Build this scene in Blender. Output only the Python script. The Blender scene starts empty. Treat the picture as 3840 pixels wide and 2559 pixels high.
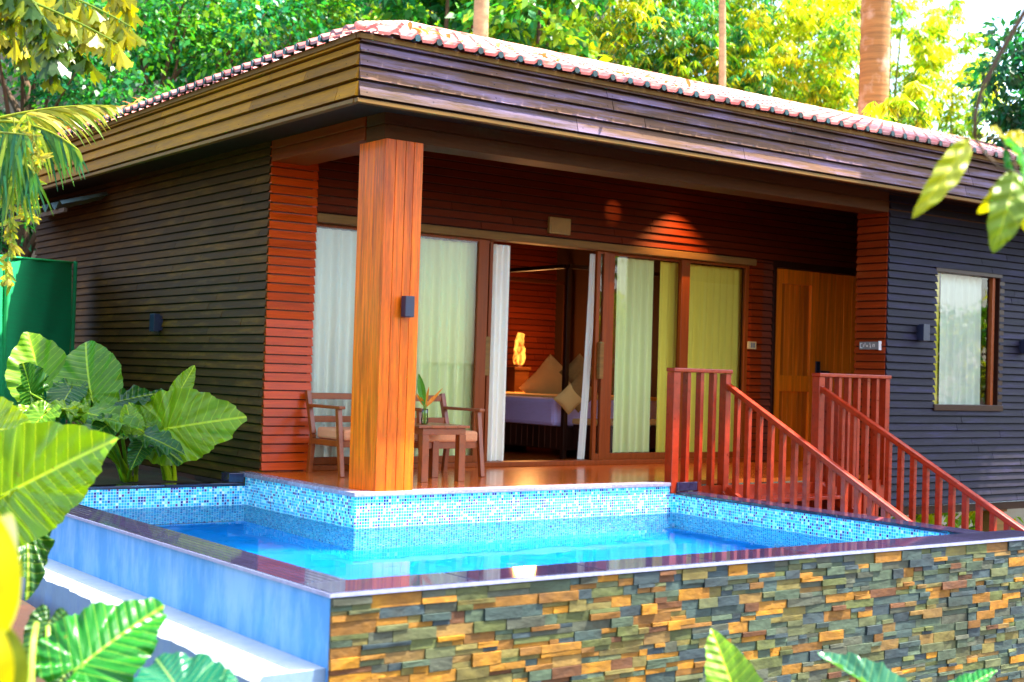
import bpy, math, random
import numpy as np
from mathutils import Vector, Matrix
random.seed(7); rng = np.random.default_rng(7)
C = bpy.context.scene.collection
sc = bpy.context.scene
PI = math.pi
# ------------------------------------------------------------------ camera calibration (metres, deck top = 0)
R = np.array([[0.8031995, 0.0380190, 0.5944957], [-0.5949212, -0.0001528, 0.8037840], [0.0306499, -0.9992770, 0.0224955]])
F = 5120.5
EYE = np.array([0, 0, 1.0])
def P(px, py, depth):
    """point seen at (px,py) of the 2353-wide photograph at a distance (m) along the view axis"""
    d = np.array([(px*1.632-1920)/F, (py*1.632-1279.5)/F, 1.0])*depth
    return R @ d + EYE
# ------------------------------------------------------------------ helpers
def lin(r, g, b):
    f = lambda c: (c/255/12.92) if c/255 <= .04045 else ((c/255+.055)/1.055)**2.4
    return (f(r), f(g), f(b))
class MB:
    def __init__(s): s.v = []; s.f = []; s.c = []; s.sm = False; s.uv = None
    def add(s, vs, fs, col=(1,1,1)):
        o = len(s.v); s.v += [tuple(map(float, v)) for v in vs]
        for f in fs: s.f.append(tuple(o+i for i in f)); s.c.append(col)
    def box(s, x0, x1, y0, y1, z0, z1, col=(1,1,1)):
        s.hexa([(x0,y0,z0),(x1,y0,z0),(x1,y1,z0),(x0,y1,z0),(x0,y0,z1),(x1,y0,z1),(x1,y1,z1),(x0,y1,z1)], col)
    def hexa(s, p, col=(1,1,1)):
        s.add(p, [(3,2,1,0),(4,5,6,7),(0,1,5,4),(1,2,6,5),(2,3,7,6),(3,0,4,7)], col)
    def bar(s, a, b, w, h, up=(0,0,1), col=(1,1,1)):
        a = Vector(a); b = Vector(b); d = (b-a).normalized(); u = Vector(up)
        sd = d.cross(u)
        if sd.length < 1e-4: sd = d.cross(Vector((0,1,0)))
        sd.normalize(); u = sd.cross(d).normalized(); sd = sd*w/2; u = u*h/2
        s.hexa([a-sd-u, a+sd-u, b+sd-u, b-sd-u, a-sd+u, a+sd+u, b+sd+u, b-sd+u], col)
    def tube(s, pts, rad, n=8, col=(1,1,1)):
        pts = [Vector(p) for p in pts]; o = len(s.v); prev = None
        if not hasattr(rad, '__len__'): rad = [rad]*len(pts)
        for i, p in enumerate(pts):
            d = (pts[min(i+1, len(pts)-1)]-pts[max(i-1, 0)]).normalized()
            ref = Vector((0,0,1)) if abs(d.z) < .9 else Vector((1,0,0))
            if prev is None: a = d.cross(ref).normalized()
            else:
                a = prev - d*prev.dot(d)
                a = a.normalized() if a.length > 1e-6 else d.cross(ref).normalized()
            prev = a; b = d.cross(a)
            for k in range(n):
                t = 2*PI*k/n; s.v.append(tuple(p + (a*math.cos(t)+b*math.sin(t))*rad[i]))
        for i in range(len(pts)-1):
            for k in range(n):
                s.f.append((o+i*n+k, o+i*n+(k+1)%n, o+(i+1)*n+(k+1)%n, o+(i+1)*n+k)); s.c.append(col)
        e = o+(len(pts)-1)*n
        s.f.append(tuple(o+k for k in range(n))[::-1]); s.c.append(col)
        s.f.append(tuple(e+k for k in range(n))); s.c.append(col)
    def build(s, name, mat, parent=None, bevel=0, smooth=False):
        me = bpy.data.meshes.new(name)
        off = Vector(parent['_o']) if parent is not None and '_o' in parent else Vector((0,0,0))
        if parent is not None and parent.parent is not None and '_o' not in parent: off = Vector(parent['_p'])
        v = np.array(s.v, dtype=float).reshape(-1,3) - np.array(off)
        me.from_pydata(v.tolist(), [], s.f)
        ca = me.color_attributes.new('Col', 'FLOAT_COLOR', 'CORNER')
        cnt = np.array([len(f) for f in s.f]); col = np.repeat(np.array([(*c[:3], 1) for c in s.c]), cnt, axis=0)
        ca.data.foreach_set('color', col.astype(np.float32).ravel())
        if s.uv is not None:
            ul = me.uv_layers.new(name='UVMap'); idx = np.array([i for f in s.f for i in f])
            ul.data.foreach_set('uv', np.array(s.uv, dtype=np.float32)[idx].ravel())
        me.materials.append(mat)
        if smooth or s.sm: me.polygons.foreach_set('use_smooth', [True]*len(me.polygons))
        o = bpy.data.objects.new(name, me); C.objects.link(o)
        if parent is not None:
            o.parent = parent; o['_p'] = list(off)
        if bevel:
            b = o.modifiers.new('bevel', 'BEVEL'); b.width = bevel; b.segments = 2; b.limit_method = 'ANGLE'
        return o
def tag(o, label=None, cat=None, group=None, kind=None):
    if label: o['label'] = label
    if cat: o['category'] = cat
    if group: o['group'] = group
    if kind: o['kind'] = kind
    return o
def thing(name, label, cat, loc, group=None):
    o = bpy.data.objects.new(name, None); C.objects.link(o); o.location = loc; o['_o'] = list(loc); o.empty_display_size = .2
    return tag(o, label, cat, group)
def copy_tree(o, parent=None):
    c = o.copy(); C.objects.link(c)
    if parent is not None: c.parent = parent
    for ch in list(o.children): copy_tree(ch, c)
    return c
def rj(c, a=.15):
    k = 1+random.uniform(-a, a); return (c[0]*k, c[1]*k, c[2]*k)
# ------------------------------------------------------------------ materials
def newmat(name):
    m = bpy.data.materials.new(name); m.use_nodes = True; nt = m.node_tree; nt.nodes.clear()
    out = nt.nodes.new('ShaderNodeOutputMaterial'); return m, nt, out
def N(nt, t, **kw):
    n = nt.nodes.new('ShaderNode'+t)
    for k, v in kw.items():
        if k in n.inputs: n.inputs[k].default_value = v
        else: setattr(n, k, v)
    return n
def math_(nt, op, a, b=None):
    n = nt.nodes.new('ShaderNodeMath'); n.operation = op
    for i, x in enumerate((a, b)):
        if x is None: continue
        if isinstance(x, (int, float)): n.inputs[i].default_value = x
        else: nt.links.new(x, n.inputs[i])
    return n.outputs[0]
def mixc(nt, fac, a, b, blend='MIX'):
    n = nt.nodes.new('ShaderNodeMix'); n.data_type = 'RGBA'; n.blend_type = blend; n.clamp_result = False
    for i, x in ((0, fac), (6, a), (7, b)):
        if isinstance(x, (int, float)): n.inputs[i].default_value = x
        elif isinstance(x, tuple): n.inputs[i].default_value = (*x[:3], 1)
        else: nt.links.new(x, n.inputs[i])
    return n.outputs[2]
GR = (2.5,2.5,32)      # grain along boards that run in x or y
GV = (32,32,1.6)       # grain along uprights
def M(name, col, rough=.6, var=.35, sc_=(3,3,3), bump=.15, coat=0, spec=.5, stain=None, stain_amt=.5, detail=6, rvar=.15, ss=None, s0=.5):
    if sc_ == GR: spec = min(spec, .18); ss = ss or (.9,.9,8)
    if sc_ == GV: spec = min(spec, .22); ss = ss or (9,9,.8)
    """surface: base colour x the mesh's own per-piece tint x stretched grain noise, with optional blotches of a second colour"""
    m, nt, out = newmat(name); L = nt.links.new
    at = N(nt, 'Attribute', attribute_name='Col'); tc = N(nt, 'TexCoord'); mp = N(nt, 'Mapping'); mp.inputs['Scale'].default_value = sc_
    L(tc.outputs['Object'], mp.inputs[0])
    nz = N(nt, 'TexNoise', Scale=1.0, Detail=detail, Roughness=.65); L(mp.outputs[0], nz.inputs['Vector'])
    base = mixc(nt, 1.0, at.outputs['Color'], col, 'MULTIPLY')
    k = math_(nt, 'ADD', math_(nt, 'MULTIPLY', math_(nt, 'SUBTRACT', nz.outputs[0], .5), 2*var*1.6), 1.0)
    kc = N(nt, 'CombineColor'); [L(k, kc.inputs[i]) for i in range(3)]
    base = mixc(nt, 1.0, base, kc.outputs[0], 'MULTIPLY')
    if stain:
        n2 = N(nt, 'TexNoise', Scale=1.7, Detail=5.0, Roughness=.7); mp2 = N(nt, 'Mapping'); mp2.inputs['Scale'].default_value = ss or (1,1,1); L(tc.outputs['Object'], mp2.inputs[0]); L(mp2.outputs[0], n2.inputs['Vector'])
        rp = N(nt, 'MapRange'); rp.inputs[1].default_value = s0; rp.inputs[2].default_value = s0+.2; rp.inputs[4].default_value = stain_amt; L(n2.outputs[0], rp.inputs[0])
        base = mixc(nt, rp.outputs[0], base, mixc(nt, 1.0, at.outputs['Color'], stain, 'MULTIPLY'))
    b = N(nt, 'BsdfPrincipled', Roughness=rough); L(base, b.inputs['Base Color'])
    b.inputs['Specular IOR Level'].default_value = spec; b.inputs['Coat Weight'].default_value = coat; b.inputs['Coat Roughness'].default_value = .12
    if rvar: L(math_(nt, 'ADD', math_(nt, 'MULTIPLY', math_(nt, 'SUBTRACT', nz.outputs[0], .5), rvar*2), rough), b.inputs['Roughness'])
    if bump:
        bp = N(nt, 'Bump', Strength=bump, Distance=.01); L(nz.outputs[0], bp.inputs['Height']); L(bp.outputs[0], b.inputs['Normal'])
    L(b.outputs[0], out.inputs[0]); return m
def Mleaf(name, col=(1,1,1), trans=.45, rough=.4, tcol=(1.3,1.25,.35), veins=False, spec=.4, freq=9.0, vcol=(.62,.62,.05)):
    m, nt, out = newmat(name); L = nt.links.new
    at = N(nt, 'Attribute', attribute_name='Col'); tc = N(nt, 'TexCoord')
    nz = N(nt, 'TexNoise', Scale=9.0, Detail=4.0); L(tc.outputs['Object'], nz.inputs['Vector'])
    k = math_(nt, 'ADD', math_(nt, 'MULTIPLY', nz.outputs[0], .7), .65)
    kc = N(nt, 'CombineColor'); [L(k, kc.inputs[i]) for i in range(3)]
    base = mixc(nt, 1.0, mixc(nt, 1.0, at.outputs['Color'], col, 'MULTIPLY'), kc.outputs[0], 'MULTIPLY')
    b = N(nt, 'BsdfPrincipled', Roughness=rough); b.inputs['Specular IOR Level'].default_value = spec
    if veins:
        sx = N(nt, 'SeparateXYZ'); L(tc.outputs['UV'], sx.inputs[0]); ay = math_(nt, 'ABSOLUTE', sx.outputs[1])
        q = math_(nt, 'SUBTRACT', sx.outputs[0], math_(nt, 'MULTIPLY', ay, .55))
        w = math_(nt, 'PINGPONG', math_(nt, 'MULTIPLY', q, freq*2), 1.0)
        def edge(x, lo, hi):
            r = N(nt, 'MapRange'); r.inputs[1].default_value = lo; r.inputs[2].default_value = hi; r.inputs[3].default_value = 1; r.inputs[4].default_value = 0; L(x, r.inputs[0]); return r.outputs[0]
        side = math_(nt, 'MULTIPLY', edge(w, .03, .13), .5); mid = math_(nt, 'MULTIPLY', edge(ay, .007, .019), .9)
        v = math_(nt, 'MAXIMUM', side, mid)
        base = mixc(nt, v, base, mixc(nt, .6, vcol, mixc(nt, 1.0, at.outputs['Color'], (3.0,2.4,2.2), 'MULTIPLY')))
        # faint fine veins and a few blemishes
        n3 = N(nt, 'TexNoise', Scale=23.0, Detail=3.0); L(tc.outputs['Object'], n3.inputs['Vector'])
        rp = N(nt, 'MapRange'); rp.inputs[1].default_value = .68; rp.inputs[2].default_value = .76; rp.inputs[4].default_value = .6; L(n3.outputs[0], rp.inputs[0])
        base = mixc(nt, rp.outputs[0], base, (.16,.12,.015))
        bp = N(nt, 'Bump', Strength=.5, Distance=.01); L(w, bp.inputs['Height']); L(bp.outputs[0], b.inputs['Normal'])
    L(base, b.inputs['Base Color'])
    t = N(nt, 'BsdfTranslucent'); L(mixc(nt, 1.0, base, tcol, 'MULTIPLY'), t.inputs[0])
    mx = N(nt, 'MixShader'); mx.inputs[0].default_value = trans; L(b.outputs[0], mx.inputs[1]); L(t.outputs[0], mx.inputs[2]); L(mx.outputs[0], out.inputs[0]); return m
def Mglass(name, tint=(.98,.99,.985), rough=.0, ior=1.5, boost=1.0):
    m, nt, out = newmat(name); L = nt.links.new
    fr = N(nt, 'Fresnel', IOR=ior); g = N(nt, 'BsdfGlossy', Roughness=rough); t = N(nt, 'BsdfTransparent'); t.inputs[0].default_value = (*tint, 1)
    mx = N(nt, 'MixShader'); L(math_(nt, 'MINIMUM', math_(nt, 'MULTIPLY', fr.outputs[0], boost), 1.0), mx.inputs[0]); L(t.outputs[0], mx.inputs[1]); L(g.outputs[0], mx.inputs[2]); L(mx.outputs[0], out.inputs[0]); return m
def Mtile(name):
    m, nt, out = newmat(name); L = nt.links.new
    geo = N(nt, 'NewGeometry'); tc = N(nt, 'TexCoord')
    def floor_v(vec, s):
        sc1 = N(nt, 'VectorMath', operation='SCALE'); sc1.inputs['Scale'].default_value = s; L(vec, sc1.inputs[0]); return sc1.outputs[0]
    s = floor_v(tc.outputs['Object'], 1/.0245)
    # a tiny offset keeps the wall planes off the cell borders
    ad = N(nt, 'VectorMath', operation='ADD'); ad.inputs[1].default_value = (.37,.41,.23); L(s, ad.inputs[0])
    fl = N(nt, 'VectorMath', operation='FLOOR'); L(ad.outputs[0], fl.inputs[0]); wn = N(nt, 'TexWhiteNoise', noise_dimensions='3D'); L(fl.outputs[0], wn.inputs['Vector'])
    fr = N(nt, 'VectorMath', operation='FRACTION'); L(ad.outputs[0], fr.inputs[0])
    sx = N(nt, 'SeparateXYZ'); L(fr.outputs[0], sx.inputs[0]); nx = N(nt, 'SeparateXYZ'); L(geo.outputs['True Normal'], nx.inputs[0])
    gr = 0.0
    for i in range(3):
        d = math_(nt, 'ABSOLUTE', math_(nt, 'SUBTRACT', sx.outputs[i], .5)); e = math_(nt, 'GREATER_THAN', d, .42)
        off = math_(nt, 'LESS_THAN', math_(nt, 'ABSOLUTE', nx.outputs[i]), .5); e = math_(nt, 'MULTIPLY', e, off)
        gr = e if isinstance(gr, float) else math_(nt, 'MAXIMUM', gr, e)
    cr = N(nt, 'ValToRGB'); cr.color_ramp.interpolation = 'CONSTANT'
    el = cr.color_ramp.elements
    cols = [(0,(.005,.42,.66)),(.22,(.02,.62,.72)),(.40,(.07,.74,.76)),(.56,(.36,.88,.86)),(.68,(.004,.28,.60)),(.79,(.9,.97,.95)),(.84,(.015,.03,.2)),(.93,(.16,.04,.18))]
    el[0].position = 0; el[0].color = (*cols[0][1], 1); el[1].position = cols[1][0]; el[1].color = (*cols[1][1], 1)
    for p, c in cols[2:]:
        e = el.new(p); e.color = (*c, 1)
    L(wn.outputs['Value'], cr.inputs[0])
    base = mixc(nt, gr, cr.outputs[0], (.62,.86,.9))
    b = N(nt, 'BsdfPrincipled', Roughness=.18); L(base, b.inputs['Base Color']); L(b.outputs[0], out.inputs[0]); return m
def Memit(name, col, s):
    m, nt, out = newmat(name); e = N(nt, 'Emission', Strength=s); e.inputs[0].default_value = (*col, 1); nt.links.new(e.outputs[0], out.inputs[0]); return m

m_side = M('weathered_warm_lit_boards', lin(70,41,4), .7, .45, GR, .3, stain=lin(128,84,14), stain_amt=.45)  # yellow light bounced from the trees put into the board colour
m_fac = M('sky_tinted_boards', lin(31,26,37), .62, .45, GR, .3, stain=lin(52,46,82), stain_amt=.5)  # same kind of boards, with blue sky light put into the colour
m_fascL = M('warm_lit_fascia_boards', lin(152,102,0), .65, .4, GR, .3, stain=lin(92,60,2), stain_amt=.4)  # left fascia: yellow bounced light put into the colour
m_fascF = M('sky_tinted_fascia_boards', lin(90,62,42), .6, .6, GR, .3, stain=lin(124,106,136), stain_amt=.75, ss=(.6,.6,9), s0=.46)  # front fascia: purple blotches put bluish sky light into the colour
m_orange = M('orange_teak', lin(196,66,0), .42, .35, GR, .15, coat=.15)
m_pillar = M('orange_teak_upright', lin(240,106,0), .45, .6, GV, .2, coat=.1, stain=lin(150,50,4), stain_amt=.65, s0=.46)
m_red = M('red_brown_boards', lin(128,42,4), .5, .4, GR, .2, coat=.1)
m_beam = M('dark_beam_wood', lin(80,44,14), .6, .4, GR, .2)
m_soff = M('soffit_wood', lin(44,24,10), .7, .3, GR, .15)
m_deck = M('polished_teak_floor', lin(206,96,24), .22, .4, (45,2.5,3), .05, coat=.4)
m_frame = M('brown_frame_wood', lin(134,60,10), .45, .35, GV, .15)
m_lint = M('pale_lintel_wood', lin(128,92,44), .6, .4, GR, .2)
m_door = M('teak_door_wood', lin(238,122,12), .42, .5, (22,22,1.3), .15, coat=.1)
m_rail = M('red_stained_rail', lin(150,36,0), .32, .5, (14,14,14), .08, coat=.3)
m_chair = M('chair_wood', lin(138,62,3), .4, .4, (14,14,14), .1, coat=.15)
m_cush = M('peach_cushion_cloth', lin(214,140,92), .9, .15, (60,60,60), .2)
m_roof = M('terracotta_tiles', lin(210,112,92), .38, .3, (4,4,4), .2, stain=lin(246,226,212), stain_amt=.8, s0=.45, ss=(.8,2.5,2.5))  # pale streaks; they also put the roof's glare into the tile colour
m_teal = M('dark_teal', lin(40,84,84), .7, .3, (20,20,20), .2)
m_granite = M('polished_dark_granite', lin(40,36,60), .05, .5, (30,30,30), 0, rvar=.02, spec=.7)
m_white = M('blue_shade_plaster', lin(78,146,204), .8, .12, (5,5,5), .25, stain=lin(160,196,230), stain_amt=.45, ss=(2,2,.6), s0=.42)  # white plaster with its blue shade put into the colour, paler streaks
m_ledge = M('white_plaster_ledge', lin(186,187,184), .85, .12, (5,5,5), .35, stain=lin(150,166,190), stain_amt=.6, ss=(3,3,3))
m_stone = M('slate_cladding', (1,1,1), .7, .7, (9,9,16), .9, stain=lin(196,150,60), stain_amt=.5, detail=9)
m_tile = Mtile('pool_mosaic')
m_floor = M('pool_floor_mosaic', lin(0,158,236), .3, .1, (3,3,3), 0)
m_black = M('dark_metal', lin(34,38,58), .4, .1, (9,9,9), .02)
m_plate = M('grey_plate', lin(112,112,108), .4, .1, (9,9,9), .02)
m_pale = M('pale_paint', lin(224,214,204), .5, .05)
m_plaq = M('ochre_plaque', lin(150,112,48), .6, .3, (9,9,9), .1)
m_soil = M('brown_soil', lin(58,32,15), .95, .6, (6,6,6), .9, stain=lin(30,48,12), stain_amt=.8)
m_net = M('green_shade_net', lin(8,170,100), .8, .2, (2,2,60), .2)
m_corr = M('corrugated_metal', lin(96,110,104), .45, .3, (4,4,4), .1)
m_bark = M('pale_bark', lin(156,138,98), .85, .45, (6,6,14), .6)
m_palmb = M('coconut_bark', lin(146,108,58), .9, .6, (1.2,1.2,26), .9, stain=lin(206,184,156), stain_amt=.75)
m_dbark = M('dark_bark', lin(84,62,40), .9, .4, (5,5,9), .6)
m_leafT = Mleaf('tree_leaves', trans=.45)
m_leafB = Mleaf('big_leaves', trans=.32, veins=True, rough=.32, tcol=(1.5,1.3,.3))
m_leafF = Mleaf('foreground_leaves', trans=.4, rough=.35)
m_stalk = Mleaf('leaf_stalks', trans=.1, rough=.4)
m_glass = Mglass('window_glass', boost=1.25)
m_sheet = M('lilac_bed_sheet', lin(206,188,240), .85, .1, (9,9,60), .2)
m_cloth = M('cream_cloth', lin(226,180,104), .9, .08, (9,9,9), .1)
m_brownc = M('brown_cushion_cloth', lin(150,110,54), .9, .3, (40,40,40), .3)
m_dark = M('dark_lacquered_wood', lin(52,26,16), .35, .3, GV, .1)
def Mcurtain(name, col):
    m, nt, out = newmat(name); L = nt.links.new
    b = N(nt, 'BsdfDiffuse'); b.inputs[0].default_value = (*col, 1); t = N(nt, 'BsdfTranslucent'); t.inputs[0].default_value = (*col, 1)
    mx = N(nt, 'MixShader'); mx.inputs[0].default_value = .06; L(b.outputs[0], mx.inputs[1]); L(t.outputs[0], mx.inputs[2]); L(mx.outputs[0], out.inputs[0]); return m
m_curt = Mcurtain('sheer_white_curtain', lin(246,251,226))
m_curtW = Mcurtain('bright_white_curtain', lin(255,250,228))
m_curtG = Mcurtain('reflection_tint_curtain', lin(246,252,172))  # yellow-green reflection tint put into the white cloth colour
m_curtY = Mcurtain('yellow_tint_curtain', lin(255,234,96))  # stronger yellow reflection tint put into the cloth colour
m_water, nt, out = newmat('pool_water')
g = N(nt, 'BsdfRefraction', IOR=1.33, Roughness=0.0); g.inputs[0].default_value = (.84,.98,1,1); gl = N(nt, 'BsdfGlossy', Roughness=.0); frn = N(nt, 'Fresnel', IOR=1.33)
tc = N(nt, 'TexCoord'); nz = N(nt, 'TexNoise', Scale=2.2, Detail=2.0); nt.links.new(tc.outputs['Object'], nz.inputs['Vector'])
bp = N(nt, 'Bump', Strength=.05, Distance=.05); nt.links.new(nz.outputs[0], bp.inputs['Height'])
for q in (g, gl, frn): nt.links.new(bp.outputs[0], q.inputs['Normal'])
mx = N(nt, 'MixShader'); nt.links.new(math_(nt, 'MULTIPLY', frn.outputs[0], .5), mx.inputs[0]); nt.links.new(g.outputs[0], mx.inputs[1]); nt.links.new(gl.outputs[0], mx.inputs[2]); nt.links.new(mx.outputs[0], out.inputs[0])
# ------------------------------------------------------------------ clapboard walls
def clap(mb, a, b, z0, z1, nrm, pitch=.0835, lip=.023, seg=(1.2,3.2), tint=.26, holes=(), gap=.014, nails=False):
    """lapped boards from plan point a to b; nrm = outward plan normal; holes = (s0,s1,z0,z1) along the wall"""
    a = np.array(a, float); b = np.array(b, float); Ln = np.linalg.norm(b-a); d = (b-a)/Ln; n = np.array(nrm, float)
    z = z0
    while z < z1-1e-4:
        zt = min(z+pitch, z1); s = 0.0
        cuts = [0.0]
        while s < Ln: s += random.uniform(*seg); cuts.append(min(s, Ln))
        spans = []
        for h in holes:
            if h[2] < zt-.001 and h[3] > z+.001: spans.append(h[:2])
        for s0, s1 in zip(cuts[:-1], cuts[1:]):
            if s1-s0 < 1e-3: continue
            col = rj((1,1,1), tint); pcs = [(s0, s1)]
            for h0, h1 in spans:
                nx = []
                for q0, q1 in pcs:
                    if h1 <= q0 or h0 >= q1: nx.append((q0, q1)); continue
                    if h0 > q0: nx.append((q0, h0))
                    if h1 < q1: nx.append((h1, q1))
                pcs = nx
            jo = random.uniform(-.003, .003)
            for q0, q1 in pcs:
                g0 = .006 if q0 > 0 else 0
                A = a+d*(q0+g0); B = a+d*q1; o1 = n*(lip+jo); o0 = n*.004; bk = -n*.03; zg = z+gap
                vs = [(*(A+o1), zg), (*(B+o1), zg), (*(B+o0), zt), (*(A+o0), zt), (*(A+bk), zg), (*(B+bk), zg), (*(B+bk), zt), (*(A+bk), zt)]
                mb.add(vs, [(0,1,2,3),(5,4,7,6),(4,5,1,0),(3,2,6,7),(4,0,3,7),(1,5,6,2)], col)
                if nails:
                    x_ = q0+.06
                    while x_ < q1-.02:
                        f_ = .3+random.uniform(-.06,.06); pz = zg+(zt-zg)*f_; pp = a+d*x_+o1*(1-f_)+o0*f_+n*.0012; e_ = d*.006; mb.add([(*(pp-e_), pz-.006), (*(pp+e_), pz-.006), (*(pp+e_-n*.002), pz+.006), (*(pp-e_-n*.002), pz+.006)], [(0,1,2,3)], (.12,.12,.12)); x_ += random.choice([.6,.62,.58,1.2])
        z = zt
    hs = sorted(holes); s0 = 0.0; cutz = [(0.0, Ln, z0, z1)] if not hs else [(0.0, hs[0][0], z0, z1), (hs[0][1], Ln, z0, z1), (hs[0][0], hs[0][1], z0, hs[0][2]), (hs[0][0], hs[0][1], hs[0][3], z1)]
    for q0, q1, za, zb in cutz:   # backing sheet behind the gaps
        A = a+d*q0-n*.012; B = a+d*q1-n*.012; mb.add([(*A, za), (*B, za), (*B, zb), (*A, zb)], [(0,1,2,3)], (.25,.25,.25))
    return mb
# ================================================================== VILLA
villa = thing('villa', 'dark timber villa with orange corner pillar, boarded eaves and red tiled roof behind the pool', 'house', (5.7, 9.55, 0))
XL = 5.71; YS = 11.58; YF = 9.55; YG = 11.65; XR = 12.14
mb = MB(); clap(mb, (XL, 18.5), (XL, YS), -.15, 3.3, (-1, 0)); mb.build('side_wall', m_side, villa)
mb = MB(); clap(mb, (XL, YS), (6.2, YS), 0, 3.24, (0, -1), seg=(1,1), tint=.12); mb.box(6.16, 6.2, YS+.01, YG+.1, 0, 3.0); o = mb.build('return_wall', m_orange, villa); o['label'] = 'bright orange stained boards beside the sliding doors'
# facade on the right with its window opening
wx0, wx1, wz0, wz1 = 13.0, 14.2, .78, 2.28
mb = MB(); clap(mb, (XR, YF), (19.5, YF), -.36, 3.1, (0, -1), holes=[(wx0-XR, wx1-XR, wz0, wz1)], nails=True)
mb.build('facade_wall', m_fac, villa)
mb = MB(); clap(mb, (XR, 9.97), (XR, YF+.005), -.36, 2.9, (-1, 0), seg=(1,1), tint=.15); mb.box(XR+.03, XR+.3, 9.93, 9.965, -.36, 2.9); mb.build('return_wall', m_red, villa)
# window
f = MB(); e = .06
f.box(wx0-.02, wx1+.05, YF-.012, YF+.1, wz1, wz1+.07); f.box(wx1-.005, wx1+.09, YF-.014, YF+.1, wz0-.0, wz1); f.box(wx0-.02, wx1+.09, YF-.03, YF+.1, wz0-.07, wz0); f.box(wx0-.015, wx0+.015, YF+.03, YF+.1, wz0, wz1)
wf = f.build('window', m_dark, villa, .004)
f = MB(); f.box(wx1-.1, wx1-.05, YF+.02, YF+.07, wz0, wz1); f.build('sash', m_frame, wf)
g = MB(); g.add([(wx0, YF+.055, wz0), (wx1, YF+.055, wz0), (wx1, YF+.055, wz1), (wx0, YF+.055, wz1)], [(0,1,2,3)]); g.build('pane', m_glass, wf)
# wall above the sliding doors, wall by the door
mb = MB(); clap(mb, (6.2, 11.6), (16, 11.6), 2.46, 3.24, (0, -1), tint=.15); mb.build('upper_wall', M('porch_shade_red_boards', lin(100,33,4), .55, .4, GR, .2), villa)  # darker copy of the red boards: porch shade put into the colour
mb = MB(); clap(mb, (12.16, 11.6), (12.36, 11.6), 0, 2.46, (0, -1), seg=(1,1), tint=.1); mb.build('wall_strip', m_red, villa)
mb = MB(); clap(mb, (12.36, 11.62), (12.56, 11.62), 0, 2.46, (0, -1), seg=(1,1), tint=.1); mb.build('wall_strip', M('greyer_red_boards', lin(118,54,34), .6, .4, GR, .2), villa)  # second strip in a greyer red, set slightly back
mb = MB(); mb.box(6.2, 12.2, 11.55, 11.72, 2.375, 2.455); mb.build('lintel', m_lint, villa, .006)
mb = MB(); mb.box(6.2, 12.16, 11.56, 11.75, 0, .05); mb.build('door_sill', m_frame, villa, .006)
# sliding door panels
def panel(x0, x1, y, jl=.06, jr=.06, handle=None):
    f = MB()
    f.box(x0, x0+jl, y-.022, y+.022, .05, 2.37); f.box(x1-jr, x1, y-.022, y+.022, .05, 2.37)
    f.box(x0+jl, x1-jr, y-.02, y+.02, .05, .12); f.box(x0+jl, x1-jr, y-.02, y+.02, 2.345, 2.37)
    o = f.build('sliding_door', m_frame, villa, .004)
    g = MB(); g.add([(x0+jl, y, .12), (x1-jr, y, .12), (x1-jr, y, 2.345), (x0+jl, y, 2.345)], [(0,1,2,3)]); g.build('pane', m_glass, o)
    if handle: 
        h = MB(); h.box(handle-.03, handle+.03, y-.075, y-.022, .95, 1.36); h.build('handle', m_lint, o, .008)
    return o
panel(6.2, 7.36, 11.70, .05, .08)
panel(7.36, 8.27, 11.65, .04, .13)
panel(8.27-.02, 8.36, 11.70, .04, .04, handle=8.29)
panel(9.74, 9.9, 11.64, .05, .06, handle=9.80)
panel(9.93, 11.1, 11.70, .12, .04)
panel(11.04, 12.16, 11.65, .13, .06)
# double timber door
dr = MB()
dx = [(12.60, 13.42), (13.44, 14.4)]
x0, x1 = dx[0]
for a in [(x0, x0+.14, 0, 2.38), (x1-.14, x1, 0, 2.38)]: dr.box(a[0], a[1], 11.62, 11.67, a[2], a[3])
for a in [(0, .2), (.86, 1.06), (2.2, 2.38)]: dr.box(x0+.14, x1-.14, 11.622, 11.668, *a)
for k in range(6): 
    w = (x1-x0-.28)/6; dr.box(x0+.14+k*w, x0+.14+(k+1)*w-.004, 11.655, 11.665, .2, 2.2, rj((.72,.68,.62), .25))
do = dr.build('timber_door', m_door, villa, .004)
dr = MB()
for k in range(6):
    w = .96/6; dr.box(13.44+k*w, 13.44+(k+1)*w-.004, 11.635, 11.67, 0, 2.38, rj((1,1,1), .2))
d2 = dr.build('timber_door', m_door, villa, .003)
h = MB(); h.box(13.385, 13.455, 11.6, 11.622, .97, 1.25); h.tube([(13.43,11.60,1.12),(13.43,11.55,1.12),(13.57,11.55,1.12)], .014, 8); h.build('handle', m_black, do)
mb = MB(); mb.box(12.55, 12.598, 11.58, 11.72, 0, 2.46); mb.box(12.598, 14.5, 11.58, 11.72, 2.385, 2.46); mb.build('door_frame', m_dark, villa, .004)
# pillar and beams
mb = MB(); xp0, xp1, yp0, yp1 = 5.70, 6.06, 9.5, 9.93
ws = [xp0, xp0+.095, xp0+.19, xp0+.27, xp1]
for k in range(4): mb.box(ws[k]+.0015, ws[k+1]-.0025, yp0, yp0+.03, 0, 2.862, rj((1,.92,.9), .2))
ys = [yp0+.031, 9.68, 9.81, yp1]
for k in range(3): mb.box(xp0, xp0+.03, ys[k], ys[k+1]-.001, 0, 2.862, rj((1.0,1,1), .06))
mb.box(xp0+.031, xp1-.004, yp0+.031, yp1, 0, 2.86)
mb.build('pillar', m_pillar, villa, .003)
mb = MB()
for k, (zb, zt) in enumerate([(2.868, 2.99), (2.993, 3.12), (3.123, 3.32)]): mb.box(xp0+.012, 19, 9.552+.006*k, 9.85, zb, zt, rj((1,1,1), .1))
mb.build('beam', m_beam, villa, .006)
mb = MB()
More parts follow.
